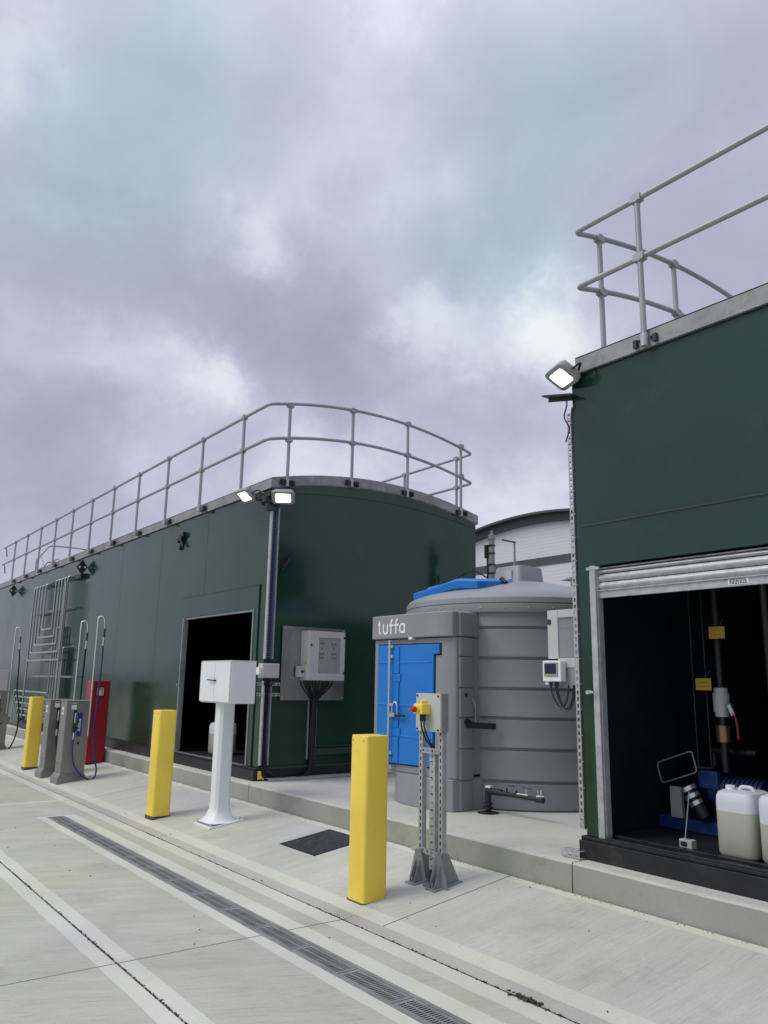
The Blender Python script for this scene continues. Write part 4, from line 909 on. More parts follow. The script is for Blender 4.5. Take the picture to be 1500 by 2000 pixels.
# black drain pipe and valve in front of the tank
vp = root('outlet_pipe', (-5.87, 5.70, PZ), 'black outlet pipe with flange and small valves at the foot of the grey tank', 'outlet pipe')
MB().lathe((-5.87, 5.70, PZ), [(0, .002), (.105, .002), (.105, .008), (.05, .016), (0, .016)], 24).build('floor_disc', 'rubber', vp)
MB().tube([(-5.87, 5.70, PZ + .01), (-5.87, 5.70, PZ + .16)], .028, 12).tube([(-5.87, 5.70, PZ + .04), (-5.87, 5.70, PZ + .06)], .05, 12).tube([(-5.87, 5.70, PZ + .08), (-5.87, 5.70, PZ + .10)], .045, 12).tube(fillet([(-5.87, 5.70, PZ + .12), (-5.87, 5.70, PZ + .205), (-5.70, 5.72, PZ + .205)], .03), .031, 12).build('riser', 'rubber', vp)
MB().tube([(-5.89, 5.70, PZ + .205), (-5.20, 5.735, PZ + .195)], [.024, .019], 12).tube([(-5.28, 5.73, PZ + .197), (-5.19, 5.735, PZ + .195)], .027, 12).build('pipe', 'rubber', vp)
MB().box(-5.885, -5.82, 5.675, 5.72, PZ + .238, PZ + .255).build('tape_label', 'print', vp)
mb = MB(); mb.tube([(-5.62, 5.705, PZ + .22), (-5.62, 5.705, PZ + .26)], .008, 6).tube([(-5.50, 5.71, PZ + .22), (-5.50, 5.71, PZ + .25)], .009, 6); mb.build('stub', 'rubber', vp)
mb = MB(); mb.tube([(-5.50, 5.71, PZ + .222), (-5.36, 5.715, PZ + .222)], .007, 6).tube([(-5.38, 5.715, PZ + .22), (-5.38, 5.715, PZ + .275)], .006, 6).tube([(-5.24, 5.73, PZ + .21), (-5.25, 5.73, PZ + .275)], .007, 6).tube([(-5.215, 5.73, PZ + .21), (-5.21, 5.73, PZ + .285)], .008, 6).tube([(-5.25, 5.71, PZ + .225), (-5.20, 5.75, PZ + .225)], .012, 6)
mb.build('valve', 'stainless', vp)
for c, r_ in (((-5.56, 5.69, PZ + .245), .05),):
    MB().tube([(-5.60, 5.70, PZ + .285), (-5.51, 5.70, PZ + .287)], .0035, 5).tube([(-5.42, 5.71, PZ + .288), (-5.31, 5.72, PZ + .280)], .0035, 5).build('lever', 'rubber', vp)
# ================================================================== BOLLARDS
BW = .108
def bollard(x, y, z, h, label):
    r = root('bollard', (x, y, z), label, 'bollard', 'square yellow bollards along the apron edge')
    poly = rpoly(-BW, BW, -BW, BW, .028, 4)
    rings = [[Vector((u * s, v * s, q)) for u, v in poly] for s, q in ((1.0, -.04), (1.0, .5), (1.0, h - .012), (.975, h), (.94, h + .003))]
    MB().loft(rings).build('sleeve', 'yellow', r, local=True)
    MB().prism(rpoly(-BW - .008, BW + .008, -BW - .008, BW + .008, .03, 3), -.04, .004).build('base_seal', 'joint', r, local=True)
    bt = MB()
    for u in (-.07, .07): bt.tube([(u, -BW + .001, h - .035), (u, -BW - .003, h - .035)], .006, 6)
    bt.build('screw', 'brass', r, local=True); return r
b0 = bollard(-5.112, 3.712, rz(3.712) - .012, 1.172, 'nearest yellow square bollard, left of the slotted switch stand')
def bcopy(x, y, dz, label, rz_):
    c = copy_tree(b0); c.location = (x, y, rz(y) + dz); c['label'] = label; c.rotation_euler = (0, 0, rz_); return c
bcopy(-9.245, 3.712, .018, 'yellow square bollard just left of the white pedestal cabinet', .02)
bcopy(-15.03, 3.675, .03, 'farthest yellow square bollard, left of the grey dispensers', -.02)
# ================================================================== WHITE PEDESTAL CABINET
wc = root('pedestal_cabinet', (-8.31, 4.03, rz(4.03)), 'white steel cabinet with two doors on a square white pedestal', 'cabinet')
zb = rz(4.03)
MB().box(-8.69, -7.925, 3.895, 4.19, 1.338, 1.790).build('box', 'white', wc, bevel=.006)
MB().box(-8.694, -7.921, 3.888, 4.194, 1.790, 1.797).build('box_top', 'white', wc, bevel=.003)
dl = MB().box(-8.682, -8.312, 3.877, 3.895, 1.352, 1.782).build('door', 'white', wc, bevel=.004)
dr2 = MB().box(-8.304, -7.932, 3.877, 3.895, 1.352, 1.782).build('door', 'white', wc, bevel=.004)
MB().tube([(-8.27, 3.877, 1.58), (-8.27, 3.855, 1.58)], .010, 8).tube([(-8.27, 3.857, 1.58), (-8.44, 3.852, 1.588)], .007, 8).build('handle', 'clamp', dr2)
q = .088; 
rings = []
for s, z in ((q, 1.338), (q, zb + .22), (q + .004, zb + .15), (q + .03, zb + .07), (q + .075, zb + .025), (q + .10, zb + .018)):
    cc = .030 if s < .12 else .05
    rings.append([(-8.31 + u, 4.03 + v, z) for u, v in [(s - cc, -s), (s, -s + cc), (s, s - cc), (s - cc, s), (-s + cc, s), (-s, s - cc), (-s, -s + cc), (-s + cc, -s)]])
MB().loft(rings[::-1]).build('pedestal', 'white', wc, bevel=.0)
MB().obox((-8.31, 4.03, zb + .008), (1, 0, 0), (0, 1, SL), (0, -SL, 1), .20, .20, .010).build('base_plate', 'white', wc, bevel=.003)
mb = MB()
for u in (-.165, .165):
    for v in (-.165, .165): mb.tube([(-8.31 + u, 4.03 + v, zb + SL * v + .012), (-8.31 + u, 4.03 + v, zb + SL * v + .045)], .012, 6)
mb.build('anchor_bolt', 'galv', wc, kind='stuff')
# ================================================================== SLOTTED SWITCH STAND
ss = root('switch_stand', (-4.95, 4.20, rz(4.2)), 'slotted galvanised post stand carrying a grey switch plate with red and yellow isolator', 'switch stand')
zs = rz(4.2)
for x in (-5.075, -4.835):
    mb = MB(); top = 1.235
    slotted(mb, (x, 4.19, zs + .03), (x, 4.19, top), (1, 0, 0), (0, 1, 0), .042, .003, .05, .028, .36)
    for s_ in (-1, 1): mb.box(x + s_ * .021 - .0015, x + s_ * .021 + .0015, 4.19, 4.232, zs + .03, top)
    mb.build('post', 'galv', ss, smooth=False)
    MB().box(x - .018, x + .018, 4.226, 4.232, zs + .03, top).build('post_back', 'toe', ss)
    mb = MB(); s_ = 1
    for xx in (x - .026, x + .024):
        mb.prism([(4.10, zs + .0), (4.36, zs + .02), (4.245, zs + .235), (4.195, zs + .235)], xx, xx + .004, axis='x')
    mb.obox((x, 4.225, zs + .008), (1, 0, 0), (0, 1, SL), (0, -SL, 1), .06, .14, .005)
    mb.prism([(x - .105, zs + .002), (x + .105, zs + .002), (x + .03, zs + .23), (x - .03, zs + .23)], 4.168, 4.173, axis='y')
    for u, v in ((-.08, -.02), (.08, -.02), (0, .12), (0, -.10)): mb.tube([(x + u * .5, 4.21 + v, zs + v * SL), (x + u * .5, 4.21 + v, zs + v * SL + .05)], .008, 6)
    mb.build('foot_bracket', 'toe', ss, smooth=False)
mb = MB()
slotted(mb, (-5.06, 4.183, 1.075), (-4.85, 4.183, 1.075), (0, 0, 1), (0, -1, 0), .042, .004, .05, .022, .4)
slotted(mb, (-5.06, 4.183, .335), (-4.85, 4.183, .318), (0, 0, 1), (0, -1, 0), .042, .004, .05, .022, .4)
mb.box(-5.20, -5.09, 4.20, 4.26, .30, .325)
mb.build('cross_rail', 'galv', ss, smooth=False)
mb = MB(); slotted(mb, (-4.945, 4.200, .20), (-4.945, 4.200, 1.06), (1, 0, 0), (0, 1, 0), .066, .003, .055, .012, .22); mb.box(-4.980, -4.977, 4.20, 4.235, .20, 1.06).box(-4.913, -4.910, 4.20, 4.235, .20, 1.06)
mb.build('cable_tray', 'galv', ss, smooth=False)
mb = MB()
for k in range(7):
    z = .27 + k * .12; mb.box(-4.968, -4.940, 4.1975, 4.199, z, z + .006)
mb.build('tray_notch', 'dark', ss, smooth=False)
plt = MB().box(-5.105, -4.805, 4.160, 4.166, 1.222, 1.516).build('switch_plate', 'boxgrey', ss, bevel=.002, seg=1)
mb = MB()
for u in (-5.085, -4.83):
    for v in (1.238, 1.496): mb.tube([(u, 4.160, v), (u, 4.152, v)], .008, 8)
mb.build('plate_bolt', 'clamp', plt)
MB().box(-4.802, -4.795, 4.166, 4.235, 1.222, 1.516).build('plate_return', 'toe', ss)
sw = MB().box(-5.035, -4.925, 4.075, 4.160, 1.355, 1.435).build('isolator_box', 'yellow', ss, bevel=.006)
MB().box(-4.985, -4.965, 4.10, 4.15, 1.435, 1.46).build('isolator_tab', 'yellow', sw, bevel=.003)
MB().tube([(-4.99, 4.075, 1.392), (-4.99, 4.060, 1.392)], .034, 16).build('dial', 'yellow', sw)
kn = MB().tube([(-4.99, 4.060, 1.392), (-4.99, 4.038, 1.392)], .022, 14).obox((-4.99, 4.028, 1.392), (1, 0, .35), (0, 1, 0), (-.35, 0, 1), .032, .014, .009).build('rotary_knob', 'redk', sw, bevel=.002)
for k, x in enumerate((-4.985, -4.952)):
    MB().tube([(x, 4.118, 1.355), (x, 4.118, 1.30)], .014, 8).tube(spline([(x, 4.118, 1.31), (x + .002, 4.12, 1.25), (x + .02, 4.15, 1.16), (-4.955 + k * .02, 4.215, 1.06), (-4.955 + k * .02, 4.22, .8), (-4.955 + k * .02, 4.22, .3), (-4.945, 4.21, zs + .12), (-4.93, 4.19, zs + .01)]), .007, 6).build('cable', 'rubber', ss)
MB().lathe((-4.94, 4.185, zs), [(0, .006), (.052, .006), (.056, .014), (.062, .014), (.064, -.01)], 24).build('floor_ring', 'toe', ss)
MB().tube([(-4.945, 4.19, zs + .0), (-4.945, 4.195, zs + .10)], .017, 8).build('conduit', 'rubber', ss)
# ================================================================== MANHOLE COVER
mh = root('manhole_cover', (-6.64, 4.30, rz(4.3)), 'dark rectangular manhole cover of chequered steel in the apron', 'manhole cover')
mx0, mx1, my0, my1 = -6.96, -6.34, 4.02, 4.58
def rq(x0, x1, y0, y1, h): return [(x0, y0, rz(y0) + h), (x1, y0, rz(y0) + h), (x1, y1, rz(y1) + h), (x0, y1, rz(y1) + h)]
def rslab(mb, x0, x1, y0, y1, h0, h1): return mb.add(rq(x0, x1, y0, y1, h0) + rq(x0, x1, y0, y1, h1), [(3, 2, 1, 0), (4, 5, 6, 7), (0, 1, 5, 4), (1, 2, 6, 5), (2, 3, 7, 6), (3, 0, 4, 7)])
mb = MB()
for a in ((mx0, mx1, my0, my0 + .025), (mx0, mx1, my1 - .025, my1), (mx0, mx0 + .025, my0 + .025, my1 - .025), (mx1 - .025, mx1, my0 + .025, my1 - .025)): rslab(mb, *a, -.002, .006)
mb.build('frame', 'clamp', mh, smooth=False)
MT['iron'] = mat('cast_iron', (0.10, 0.11, 0.11), 0.42, 0.6, var=0.4, vs=30, bump=0.4, bs=70, dirt=((0.12, 0.12, 0.11), 12, 0.55, 0.6))
cv = rslab(MB(), mx0 + .028, mx1 - .028, my0 + .028, my1 - .028, -.002, .0045).build('cover', 'iron', mh, smooth=False)
mb = MB(); nxs, nys = 20, 18
for i in range(nxs):
    for j in range(nys):
        x = mx0 + .045 + (mx1 - mx0 - .09) * i / (nxs - 1); y = my0 + .045 + (my1 - my0 - .09) * j / (nys - 1); s_ = 1 if (i + j) % 2 else -1
        mb.obox((x, y, rz(y) + .005), (1, s_, s_ * SL), (-s_, 1, SL), (0, -SL, 1), .012, .004, .0022)
ck = mb.build('tread_pattern', 'iron', mh, smooth=False); ck['kind'] = 'stuff'
# ================================================================== DISPENSERS
def dispenser_body(r, x0, x1, y0, y1, z1, ph=.15, blue=True):
    zf = rz(y0)
    MB().prism([(x0 + .01, y0), (x1, y0), (x1, y1), (x0 + .01, y1)], zf + ph, z1).build('body', 'brushed', r, bevel=.008)
    MB().loft([[(x, y, z) for x, y in ((x0 - e, y0 - e * 1.2), (x1 + e * .6, y0 - e * 1.2), (x1 + e * .6, y1 + e), (x0 - e, y1 + e))] for e, z in ((.035, zf - .02), (.035, zf + .085), (.0, zf + ph))]).build('plinth_skirt', 'brushed', r, bevel=.004)
    MB().box(x0 - .004, x1 + .006, y0 - .008, y1 + .006, z1, z1 + .012).build('top_cap', 'toe', r, bevel=.003)
    MB().box(x0 + .03, x1 - .03, y0 - .003, y0 + .002, .78, .782).box(x0 + .03, x1 - .03, y0 - .003, y0, .74, .744).box(x0 + .02, x1 - .02, y0 - .003, y0, .30, .303).build('front_seam', 'clamp', r)
    st = MB().box(x0 + .10, x0 + .19, y0 - .003, y0 - .0005, 1.02, 1.13).build('front_sticker', 'print', r)
    MB().box(x0 + .125, x0 + .165, y0 - .0045, y0 - .003, 1.05, 1.095).build('sticker_mark', 'clamp', st)
    MB().box(x1 + .0005, x1 + .003, y0 + .075, y0 + .15, 1.10, 1.19).build('side_sticker', 'print', r)
    MB().box(x1 + .003, x1 + .0042, y0 + .078, y0 + .147, 1.168, 1.180).build('sticker_header', 'dark', r)
    rec = MB().box(x1 + .0008, x1 + .004, y0 + .115, y0 + .165, .92, 1.09).build('nozzle_recess', 'dark', r)
    MB().tube(fillet([(x1 + .03, y0 + .14, 1.05), (x1 + .045, y0 + .13, .98), (x1 + .04, y0 + .135, .86)], .04), .012, 8).build('nozzle_spout', 'stainless', rec)
    MB().tube([(x1 + .04, y0 + .135, .90), (x1 + .045, y0 + .13, .76)], .021, 8).tube(fillet([(x1 + .04, y0 + .15, .93), (x1 + .055, y0 + .18, .88), (x1 + .045, y0 + .15, .80)], .02), .006, 6).build('nozzle_grip', 'rubber', rec)
    MB().tube([(x1 + .045, y0 + .13, .76), (x1 + .045, y0 + .128, .66)], .014, 8).build('swivel', 'stainless', rec)
    MB().tube([(x1 + .001, y0 + .22, .60), (x1 + .008, y0 + .22, .60)], .018, 12).build('lock', 'dark', r)
    return rec
def mast(x, y, z0, z1, hose, label, drop, rr=.016):
    r = root('hose_mast', (x, y, z0), label, 'hose mast', 'hose masts beside the dispensers')
    MB().tube(fillet([(x, y, z0), (x, y, z1), (x + .0, y + .09, z1), (x + .0, y + .11, z1 - .10), (x, y + .115, z1 - .18)], .06, 6), rr, 8).build('pole', 'stainless', r)
    MB().tube([(x, y + .115, z1 - .18), (x, y + .11, z1 - .32)], .013, 8).build('hose_spring', 'rubber', r)
    MB().tube([(x, y + .11, z1 - .32), (x, y + .108, z1 - .45)], .018, 8).build('coupling', 'stainless', r)
    MB().tube(spline([(x, y + .108, z1 - .45)] + drop), .0145 if hose != 'bluehose' else .012, 8).build('hose', hose, r)
    MB().box(x - .05, x + .01, y - .01, y + .01, z0 + .25, z0 + .27).build('clip', 'galv', r)
    return r
d1 = root('dispenser', (-12.98, 3.75, rz(3.6)), 'stainless dispenser cabinet nearest the camera with blue side sign', 'dispenser', 'grey stainless dispensers')
r1 = dispenser_body(d1, -13.13, -12.815, 3.575, 3.925, 1.222)
sg = MB().box(-12.812, -12.806, 3.755, 3.825, .700, 1.050).build('blue_sign', 'ptblue', d1, bevel=.002)
text_mesh('sign_text', 'AdBlue', .055, 'print', sg, (-12.8055, 3.805, .775), (0, 0, 1), (0, -1, 0), .0005, .001, .19)
d2 = root('dispenser', (-13.86, 3.75, rz(3.6)), 'middle stainless dispenser cabinet, right of the farthest yellow bollard', 'dispenser', 'grey stainless dispensers')
dispenser_body(d2, -14.01, -13.705, 3.565, 3.90, 1.214)
d3 = root('dispenser', (-18.75, 3.85, rz(3.7)), 'stainless dispenser cabinet at the left picture edge under a white box', 'dispenser', 'grey stainless dispensers')
dispenser_body(d3, -18.90, -18.58, 3.66, 4.00, 1.250)
MB().box(-18.90, -18.58, 3.70, 3.92, 1.27, 1.70).build('white_box', 'boxgrey', root('meter_box', (-18.74, 3.81, 1.27), 'pale grey meter box standing on the leftmost dispenser', 'meter box'), bevel=.006)
mast(-12.81, 3.93, .70, 2.53, 'bluehose', 'tall steel mast with a blue hose behind the nearest dispenser',
     [(-12.80, 4.04, 1.8), (-12.79, 4.02, 1.2), (-12.78, 4.00, .75), (-12.74, 4.04, .38), (-12.70, 4.07, .22), (-12.69, 4.05, .10), (-12.69, 3.96, .075), (-12.69, 3.85, .14), (-12.71, 3.74, .28), (-12.74, 3.70, .48), (-12.768, 3.703, .66)])
mast(-13.70, 3.93, .70, 2.50, 'rubber', 'tall steel mast with a black hose behind the middle dispenser',
     [(-13.69, 4.03, 1.7), (-13.68, 4.02, 1.2), (-13.65, 4.0, .7), (-13.62, 3.98, .3), (-13.60, 3.9, .12), (-13.60, 3.75, .2), (-13.65, 3.69, .66)])
mast(-18.59, 3.965, .80, 2.60, 'rubber', 'tall steel mast with a long black hose at the leftmost dispenser',
     [(-18.58, 4.10, 1.9), (-18.57, 4.12, 1.3), (-18.55, 4.19, .9), (-18.53, 4.20, .5), (-18.50, 4.13, .2), (-18.47, 4.02, .05), (-18.46, 3.90, .05), (-18.50, 3.80, .2), (-18.55, 3.79, .62)])
# red pillar
rp = root('red_cabinet', (-14.36, 4.51, rz(4.5)), 'tall narrow dark red cabinet with a pump symbol near the wall', 'red cabinet')
MB().box(-14.52, -14.20, 4.36, 4.67, .155, 1.53).build('body', 'red', rp, bevel=.012)
MB().box(-14.50, -14.22, 4.38, 4.65, .10, .155).build('base', 'black', rp)
pm = MB().prism([(u, v) for u, v in rpoly(4.425, 4.575, 1.255, 1.435, .03, 4)], -14.199, -14.192, axis='x').build('symbol_border', 'dark', rp)
MT['beige'] = mat('pump_symbol_panel', (0.55, 0.30, 0.24), 0.5); 
MB().prism([(u, v) for u, v in rpoly(4.440, 4.560, 1.270, 1.420, .022, 4)], -14.192, -14.190, axis='x').build('symbol_panel', 'beige', pm)
MB().box(-14.190, -14.188, 4.465, 4.505, 1.290, 1.375).box(-14.190, -14.188, 4.455, 4.515, 1.283, 1.290).tube(fillet([(-14.189, 4.51, 1.35), (-14.189, 4.53, 1.35), (-14.189, 4.53, 1.30), (-14.189, 4.545, 1.30), (-14.189, 4.545, 1.37), (-14.189, 4.525, 1.39)], .006), .0035, 5).build('pump_symbol', 'print', pm)
# ================================================================== STAINLESS PIPEWORK ON THE WALL
pw = root('pipework', (-19.0, 4.74, PZ), 'rack of nested stainless pipes fixed to the front of the left green building', 'pipework')
yp = 4.74; rp_ = .021
K = .8945
def zx(zp): return 1.6 + (zp - 1.6) * K
lx = [-20.68, -20.42, -20.15, -19.88, -19.60]; lz = [1.94, 2.115, 2.29, 2.46, 2.635]
rx = [-17.82, -18.05, -18.28, -18.51, -18.76]
ltop = [3.70, 3.70, 3.70, 3.70, 3.70]
for k in range(5):
    MB().tube(fillet([(lx[k] + .02, YF, ltop[k] + .02), (lx[k] + .02, yp, ltop[k] + .02), (lx[k], yp, lz[k]), (rx[k] - .02, yp, lz[k]), (rx[k] + .55, yp, 3.72), (rx[k] + .55, YF, 3.72)], .05, 4) if False else
              fillet([(lx[k], YF, ltop[k]), (lx[k], yp, ltop[k]), (lx[k], yp, lz[k]), (rx[k], yp, lz[k]), (rx[k], yp, 3.72), (rx[k], YF, 3.72)], .05, 4), rp_, 8).build('pipe', 'rackpipe', pw)
# outer pair runs on down to the ground
for x, z in ((lx[0] + .02, lz[0]), (rx[0] + .06, 3.6)):
    MB().tube(fillet([(x, yp - .05 if x > -19 else yp, z), (x, yp - .05 if x > -19 else yp, .62)], .05), rp_, 8).build('pipe', 'rackpipe', pw)
# second set of straight pipes behind
bx = [-18.92, -18.74, -18.56, -18.38, -18.20]
for k, x in enumerate(bx):
    zt = 2.60 - .0 * k; zl = 1.22 - .14 * k
    MB().tube(fillet([(x, YF, zt + .06), (x, 4.84, zt + .06), (x, 4.84, zl), (-22.1 + .16 * k, 4.84, zl), (-22.1 + .16 * k, 4.84, PZ + .06)], .05, 4), rp_, 8).build('pipe', 'rackpipe', pw)
for k in range(4):
    x = -17.9 - .10 * k; MB().tube(fillet([(x, YF, 2.2), (x, 4.80, 2.2), (x, 4.80, 1.05 - .16 * k), (x - .5, 4.80, 1.05 - .16 * k)], .04, 4), rp_ * .95, 8).build('pipe', 'rackpipe', pw)
for z, xa, xb in ((1.585, -20.3, -17.0), (3.05, -20.8, -17.6)):
    mb = MB(); mb.box(xa, xb, 4.775, 4.80, z - .018, z - .014).box(xa, xb, 4.775, 4.80, z + .014, z + .018).box(xa, xb, 4.80, 4.804, z - .018, z + .018)
    for x in (xa + .1, xb - .1): mb.box(x - .02, x + .02, 4.80, YF, z - .02, z + .02)
    mb.build('support_rail', 'galv', pw, smooth=False)
for x0_, x1_ in ((-19.62, -19.0), (-17.80, -17.2)):
    MB().box(x0_, x1_, YF - .10, YF, 3.64, 3.74).build('outlet_header', 'black', pw, bevel=.006)
MB().box(-20.9, -19.3, 4.74, YF, PZ + .02, PZ + .13).build('pipe_tray', 'black', pw, bevel=.004)
# ================================================================== ROOM CONTENTS
def jerry(name, x0, x1, y0, y1, z0, z1, lv, label, rot=0):
    r = root(name, ((x0 + x1) / 2, (y0 + y1) / 2, z0), label, 'jerrycan', 'translucent white plastic jerrycans')
    cx, cy = (x0 + x1) / 2, (y0 + y1) / 2; hx, hy = (x1 - x0) / 2, (y1 - y0) / 2
    def ring(s, z): return [Vector((cx + u * s, cy + v * s, z)) for u, v in rpoly(-hx, hx, -hy, hy, .045, 4)]
    zl = z0 + (z1 - z0) * lv
    MB().loft([ring(.93, z0), ring(1.0, z0 + .02), ring(1.0, zl)]).build('filled_body', 'liquid', r)
    top = [ring(1.0, zl), ring(1.0, z1 - .09), ring(.98, z1 - .05), ring(.9, z1 - .025), ring(.72, z1 - .012)]
    MB().loft(top).build('upper_body', 'jerry', r)
    MB().tube([(cx - hx * .55, cy - hy * .2, z1 - .02), (cx - hx * .55, cy - hy * .2, z1 + .012)], .030, 14).build('cap', 'print', r)
    MB().tube(fillet([(cx - hx * .15, cy - hy * .1, z1 - .02), (cx - hx * .1, cy, z1 + .006), (cx + hx * .45, cy, z1 + .006), (cx + hx * .6, cy, z1 - .02)], .02), .013, 8).build('carry_handle', 'jerry', r)
    return r
zfl = ZB - .004
jerry('jerrycan', -3.092, -2.830, 5.06, 5.36, ZB + .013, .955, .66, 'white plastic jerrycan in the right doorway, left of the pair')
jerry('jerrycan', -2.800, -2.520, 5.06, 5.38, ZB + .013, .960, .55, 'white plastic jerrycan cut by the right picture edge')
jerry('jerrycan', -11.16, -10.88, 5.16, 5.50, ZB + .013, .985, .62, 'white plastic jerrycan in the left doorway behind the white pedestal')
# pump set
pmp = root('pump_set', (-3.6, 5.85, ZB), 'blue pump and motor on a blue base frame inside the right building', 'pump')
MB().box(-4.0, -3.05, 5.72, 5.98, ZB - .003, ZB + .085).build('base', 'ptblue', pmp, bevel=.006)
MB().tube([(-3.55, 5.86, .83), (-3.15, 5.86, .83)], .11, 20).tube([(-3.62, 5.86, .83), (-3.55, 5.86, .83)], .075, 16).build('motor', 'ptshade', pmp)
mb = MB()
for k in range(10):
    x = -3.50 + .035 * k; mb.lathe((0, 0, 0), [], 3) if False else mb.tube([(x, 5.86, .83), (x + .008, 5.86, .83)], .122, 20)
mb.build('cooling_fin', 'ptshade', pmp)
MB().box(-3.62, -3.46, 5.74, 5.80, .85, .98).build('terminal_box', 'ptblue', pmp, bevel=.008)
MB().box(-3.86, -3.76, 5.72, 5.76, ZB + .085, .84).build('support_plate', 'boxgrey', pmp, bevel=.004)
hs = root('ribbed_hose', (-3.70, 5.70, .85), 'short ribbed silver hose end tilted beside the blue pump', 'hose')
mb = MB(); d = Vector((.5, .1, -.85)).normalized(); c0 = Vector((-3.665, 5.66, .855))
for k in range(4): mb.tube([c0 + d * (.055 * k), c0 + d * (.055 * k + .03)], .062 - .006 * k, 16)
mb.build('ring', 'stainless', hs); MB().tube([c0 - d * .01, c0 + d * .24], .045, 14).build('core', 'rubber', hs)
fr = root('wire_frame', (-3.85, 5.62, .95), 'tilted grey wire frame with rounded corners inside the right doorway', 'wire frame')
a = Vector((-3.857, 5.62, .865)); ux = Vector((.94, 0, .345)).normalized(); uz = Vector((-.24, 0, .97)).normalized()
P_ = [a, a + ux * .33, a + ux * .33 + uz * .155, a + uz * .155]
MB().tube(fillet([(P_[0] + P_[1]) / 2] + P_[1:] + [P_[0], (P_[0] + P_[1]) / 2], .03, 4), .005, 6).build('wire', 'toe', fr)
sn = root('floor_socket', (-3.3, 5.06, ZB), 'small metal box with a thin rod standing on the doorway floor', 'small box')
MB().box(-3.345, -3.250, 5.03, 5.09, ZB + .014, ZB + .070).build('box', 'galv', sn, bevel=.004); MB().tube([(-3.315, 5.06, ZB + .07), (-3.29, 5.10, .90)], .004, 6).build('rod', 'toe', sn)
MB().box(-3.33, -3.285, 5.026, 5.03, ZB + .028, ZB + .056).build('socket_face', 'dark', sn)
va = root('valve_assembly', (-3.42, 5.8, 1.4), 'vertical pipe with silver ball valve and red lever inside the right building', 'valve')
MB().tube([(-3.42, 5.8, .98), (-3.42, 5.8, 2.95)], .030, 12).build('pipe', 'black', va)
MB().tube([(-3.42, 5.8, 1.42), (-3.42, 5.8, 1.56)], .060, 16).tube([(-3.42, 5.8, 1.385), (-3.42, 5.8, 1.42)], .050, 16).tube([(-3.42, 5.8, 1.56), (-3.42, 5.8, 1.60)], .052, 16).build('valve_body', 'boxgrey', va)
MB().tube([(-3.42, 5.8, 1.20), (-3.42, 5.8, 1.32)], .052, 12).build('brass_union', 'brass', va)
MB().tube([(-3.37, 5.77, 1.47), (-3.32, 5.74, 1.47)], .020, 10).obox((-3.305, 5.735, 1.44), (.4, 0, -1), (0, 1, 0), (1, 0, .4), .04, .012, .014).build('lever_boss', 'stainless', va)
MB().tube(spline([(-3.295, 5.73, 1.42), (-3.27, 5.73, 1.36), (-3.262, 5.73, 1.23)]), .010, 6).build('lever', 'leverred', va)
for x in (-3.66, -3.55): MB().tube([(x, 5.82, 3.0), (x + .0, 5.82, 1.0)], .005, 6).build('thin_pipe', 'clamp', va)
for x, z, t in ((-3.505, 1.625, 'yellow tag hanging just above the ball valve'), (-3.365, 2.015, 'darker upper yellow tag high inside the right building')):
    tg = root('tag', (x, 5.72, z), t, 'tag'); MB().box(x - .07, x + .06, 5.715, 5.72, z - .045, z + .045).build('card', 'tag', tg, bevel=.001); MB().box(x - .05, x + .04, 5.7135, 5.715, z - .02, z - .015).box(x - .05, x + .03, 5.7135, 5.715, z + .012, z + .016).build('card_print', 'brass', tg)
    MB().tube([(x, 5.72, z + .04), (x + .01, 5.79, z + .10)], .002, 4).build('tie', 'toe', tg)
ip = root('wall_pipework', (-3.0, 8.0, 1.5), 'dim pipes and a small grey box on the back wall inside the right building', 'pipework')
MB().tube(fillet([(-3.86, 7.4, 2.9), (-3.86, 7.4, 1.35), (-2.2, 7.4, 1.35), (-2.2, 7.4, ZB)], .1), .03, 10).tube([(-3.5, 8.2, ZB), (-3.5, 8.2, 3.2)], .045, 10).build('pipe', 'toe', ip)
MB().box(-3.3, -2.8, 8.35, 8.5, 1.45, 2.1).build('grey_box', 'midgrey', ip, bevel=.01)
MB().tube([(-3.62, 5.95, 1.12), (-3.25, 5.95, 1.12)], .028, 10).tube(fillet([(-3.60, 5.95, 1.12), (-3.60, 5.95, .98), (-3.75, 5.9, .98)], .04), .02, 8).build('branch_pipe', 'black', ip)
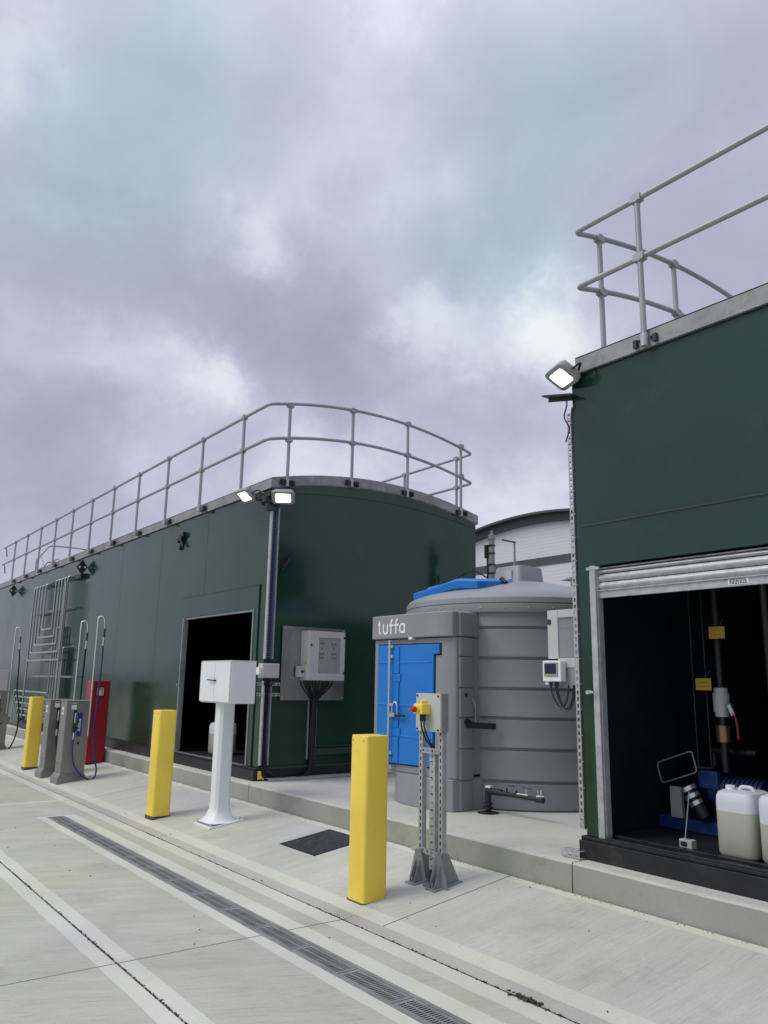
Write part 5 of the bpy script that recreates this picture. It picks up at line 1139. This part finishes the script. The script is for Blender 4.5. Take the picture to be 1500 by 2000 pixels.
# ================================================================== BACKGROUND
wh = root('warehouse', (-55, 66, 0), 'distant white clad warehouse with a curved dark roof edge', 'building')
def wz(x): return 18.72 - (x + 55.0) ** 2 / 92.0
xs = [-84 + 58 * i / 40 for i in range(41)]
poly = [(xs[0], -.16), (xs[-1], -.16)] + [(x, wz(x) - 1.0) for x in reversed(xs)]
MB().prism(poly, 60.0, 95.0, axis='y').build('wall', 'cladding', wh)
poly = [(x, wz(x) - 1.0) for x in xs] + [(x, wz(x) - .22) for x in reversed(xs)]; MB().prism(poly, 59.6, 95.2, axis='y').build('fascia', 'roofdark', wh)
poly = [(x, wz(x) - .22) for x in xs] + [(x, wz(x)) for x in reversed(xs)]; MB().prism(poly, 58.9, 95.6, axis='y').build('roof', 'roofdark', wh)
MB().box(-84, -26, 59.9, 60.0, 13.35, 14.15).build('dark_band', 'roofdark', wh)
lp_ = root('lamp_post', (-28.75, 30, 0), 'slim grey lamp post in front of the distant warehouse', 'street lamp')
MB().tube([(-28.75, 30, -.16), (-28.75, 30, 8.85)], [.09, .055], 10).build('post', 'toe', lp_)
MB().obox((-29.15, 30, 9.02), (-1, 0, .28), (0, 1, 0), (.28, 0, 1), .42, .13, .045).build('lamp_head', 'clamp', lp_, bevel=.02)
sh = root('shed', (-20, 33, 0), 'low grey green roofed shed just visible beyond the grey tank', 'shed')
MB().prism([(-27.4, 6.95), (-12, 6.95), (-12, 8.6), (-20, 7.9), (-24.9, 7.35)], 32, 44, axis='y').build('roof', 'greyroof' if 'greyroof' in MT else 'midgrey', sh); MB().box(-27, -12.3, 32.3, 43.7, -.16, 6.95).build('wall', 'cladding', sh)
# unseen tree line added behind the viewer for the gloss paint to mirror
tl = MB()
for k in range(26000):
    x = random.uniform(-120, 60); h = 4.0 + 1.8 * math.sin(x * .13) + 1.2 * math.sin(x * .41 + 1) + .7 * math.sin(x * 1.3)
    z = random.random() ** .8 * h; y = -52 + random.uniform(-2.2, 2.2) * (1 - z / (h * 1.3)); s_ = random.uniform(.12, .30)
    d1_ = Vector((random.uniform(-1, 1), random.uniform(-1, 1), random.uniform(-1, 1))).normalized(); d2_ = d1_.cross(Vector((random.uniform(-1, 1), random.uniform(-1, 1), .5))).normalized()
    c = Vector((x, y, z)); tl.v += [tuple(c + d1_ * s_), tuple(c + d2_ * s_), tuple(c - d1_ * s_), tuple(c - d2_ * s_)]; q = len(tl.v); tl.f.append([q - 4, q - 3, q - 2, q - 1]); tl.m.append(0)
o = tl.build('added_tree_line', 'foliage', None, smooth=False); tag(o, 'added unseen green tree line across the yard, mirrored in the gloss green wall', 'trees', kind='stuff')
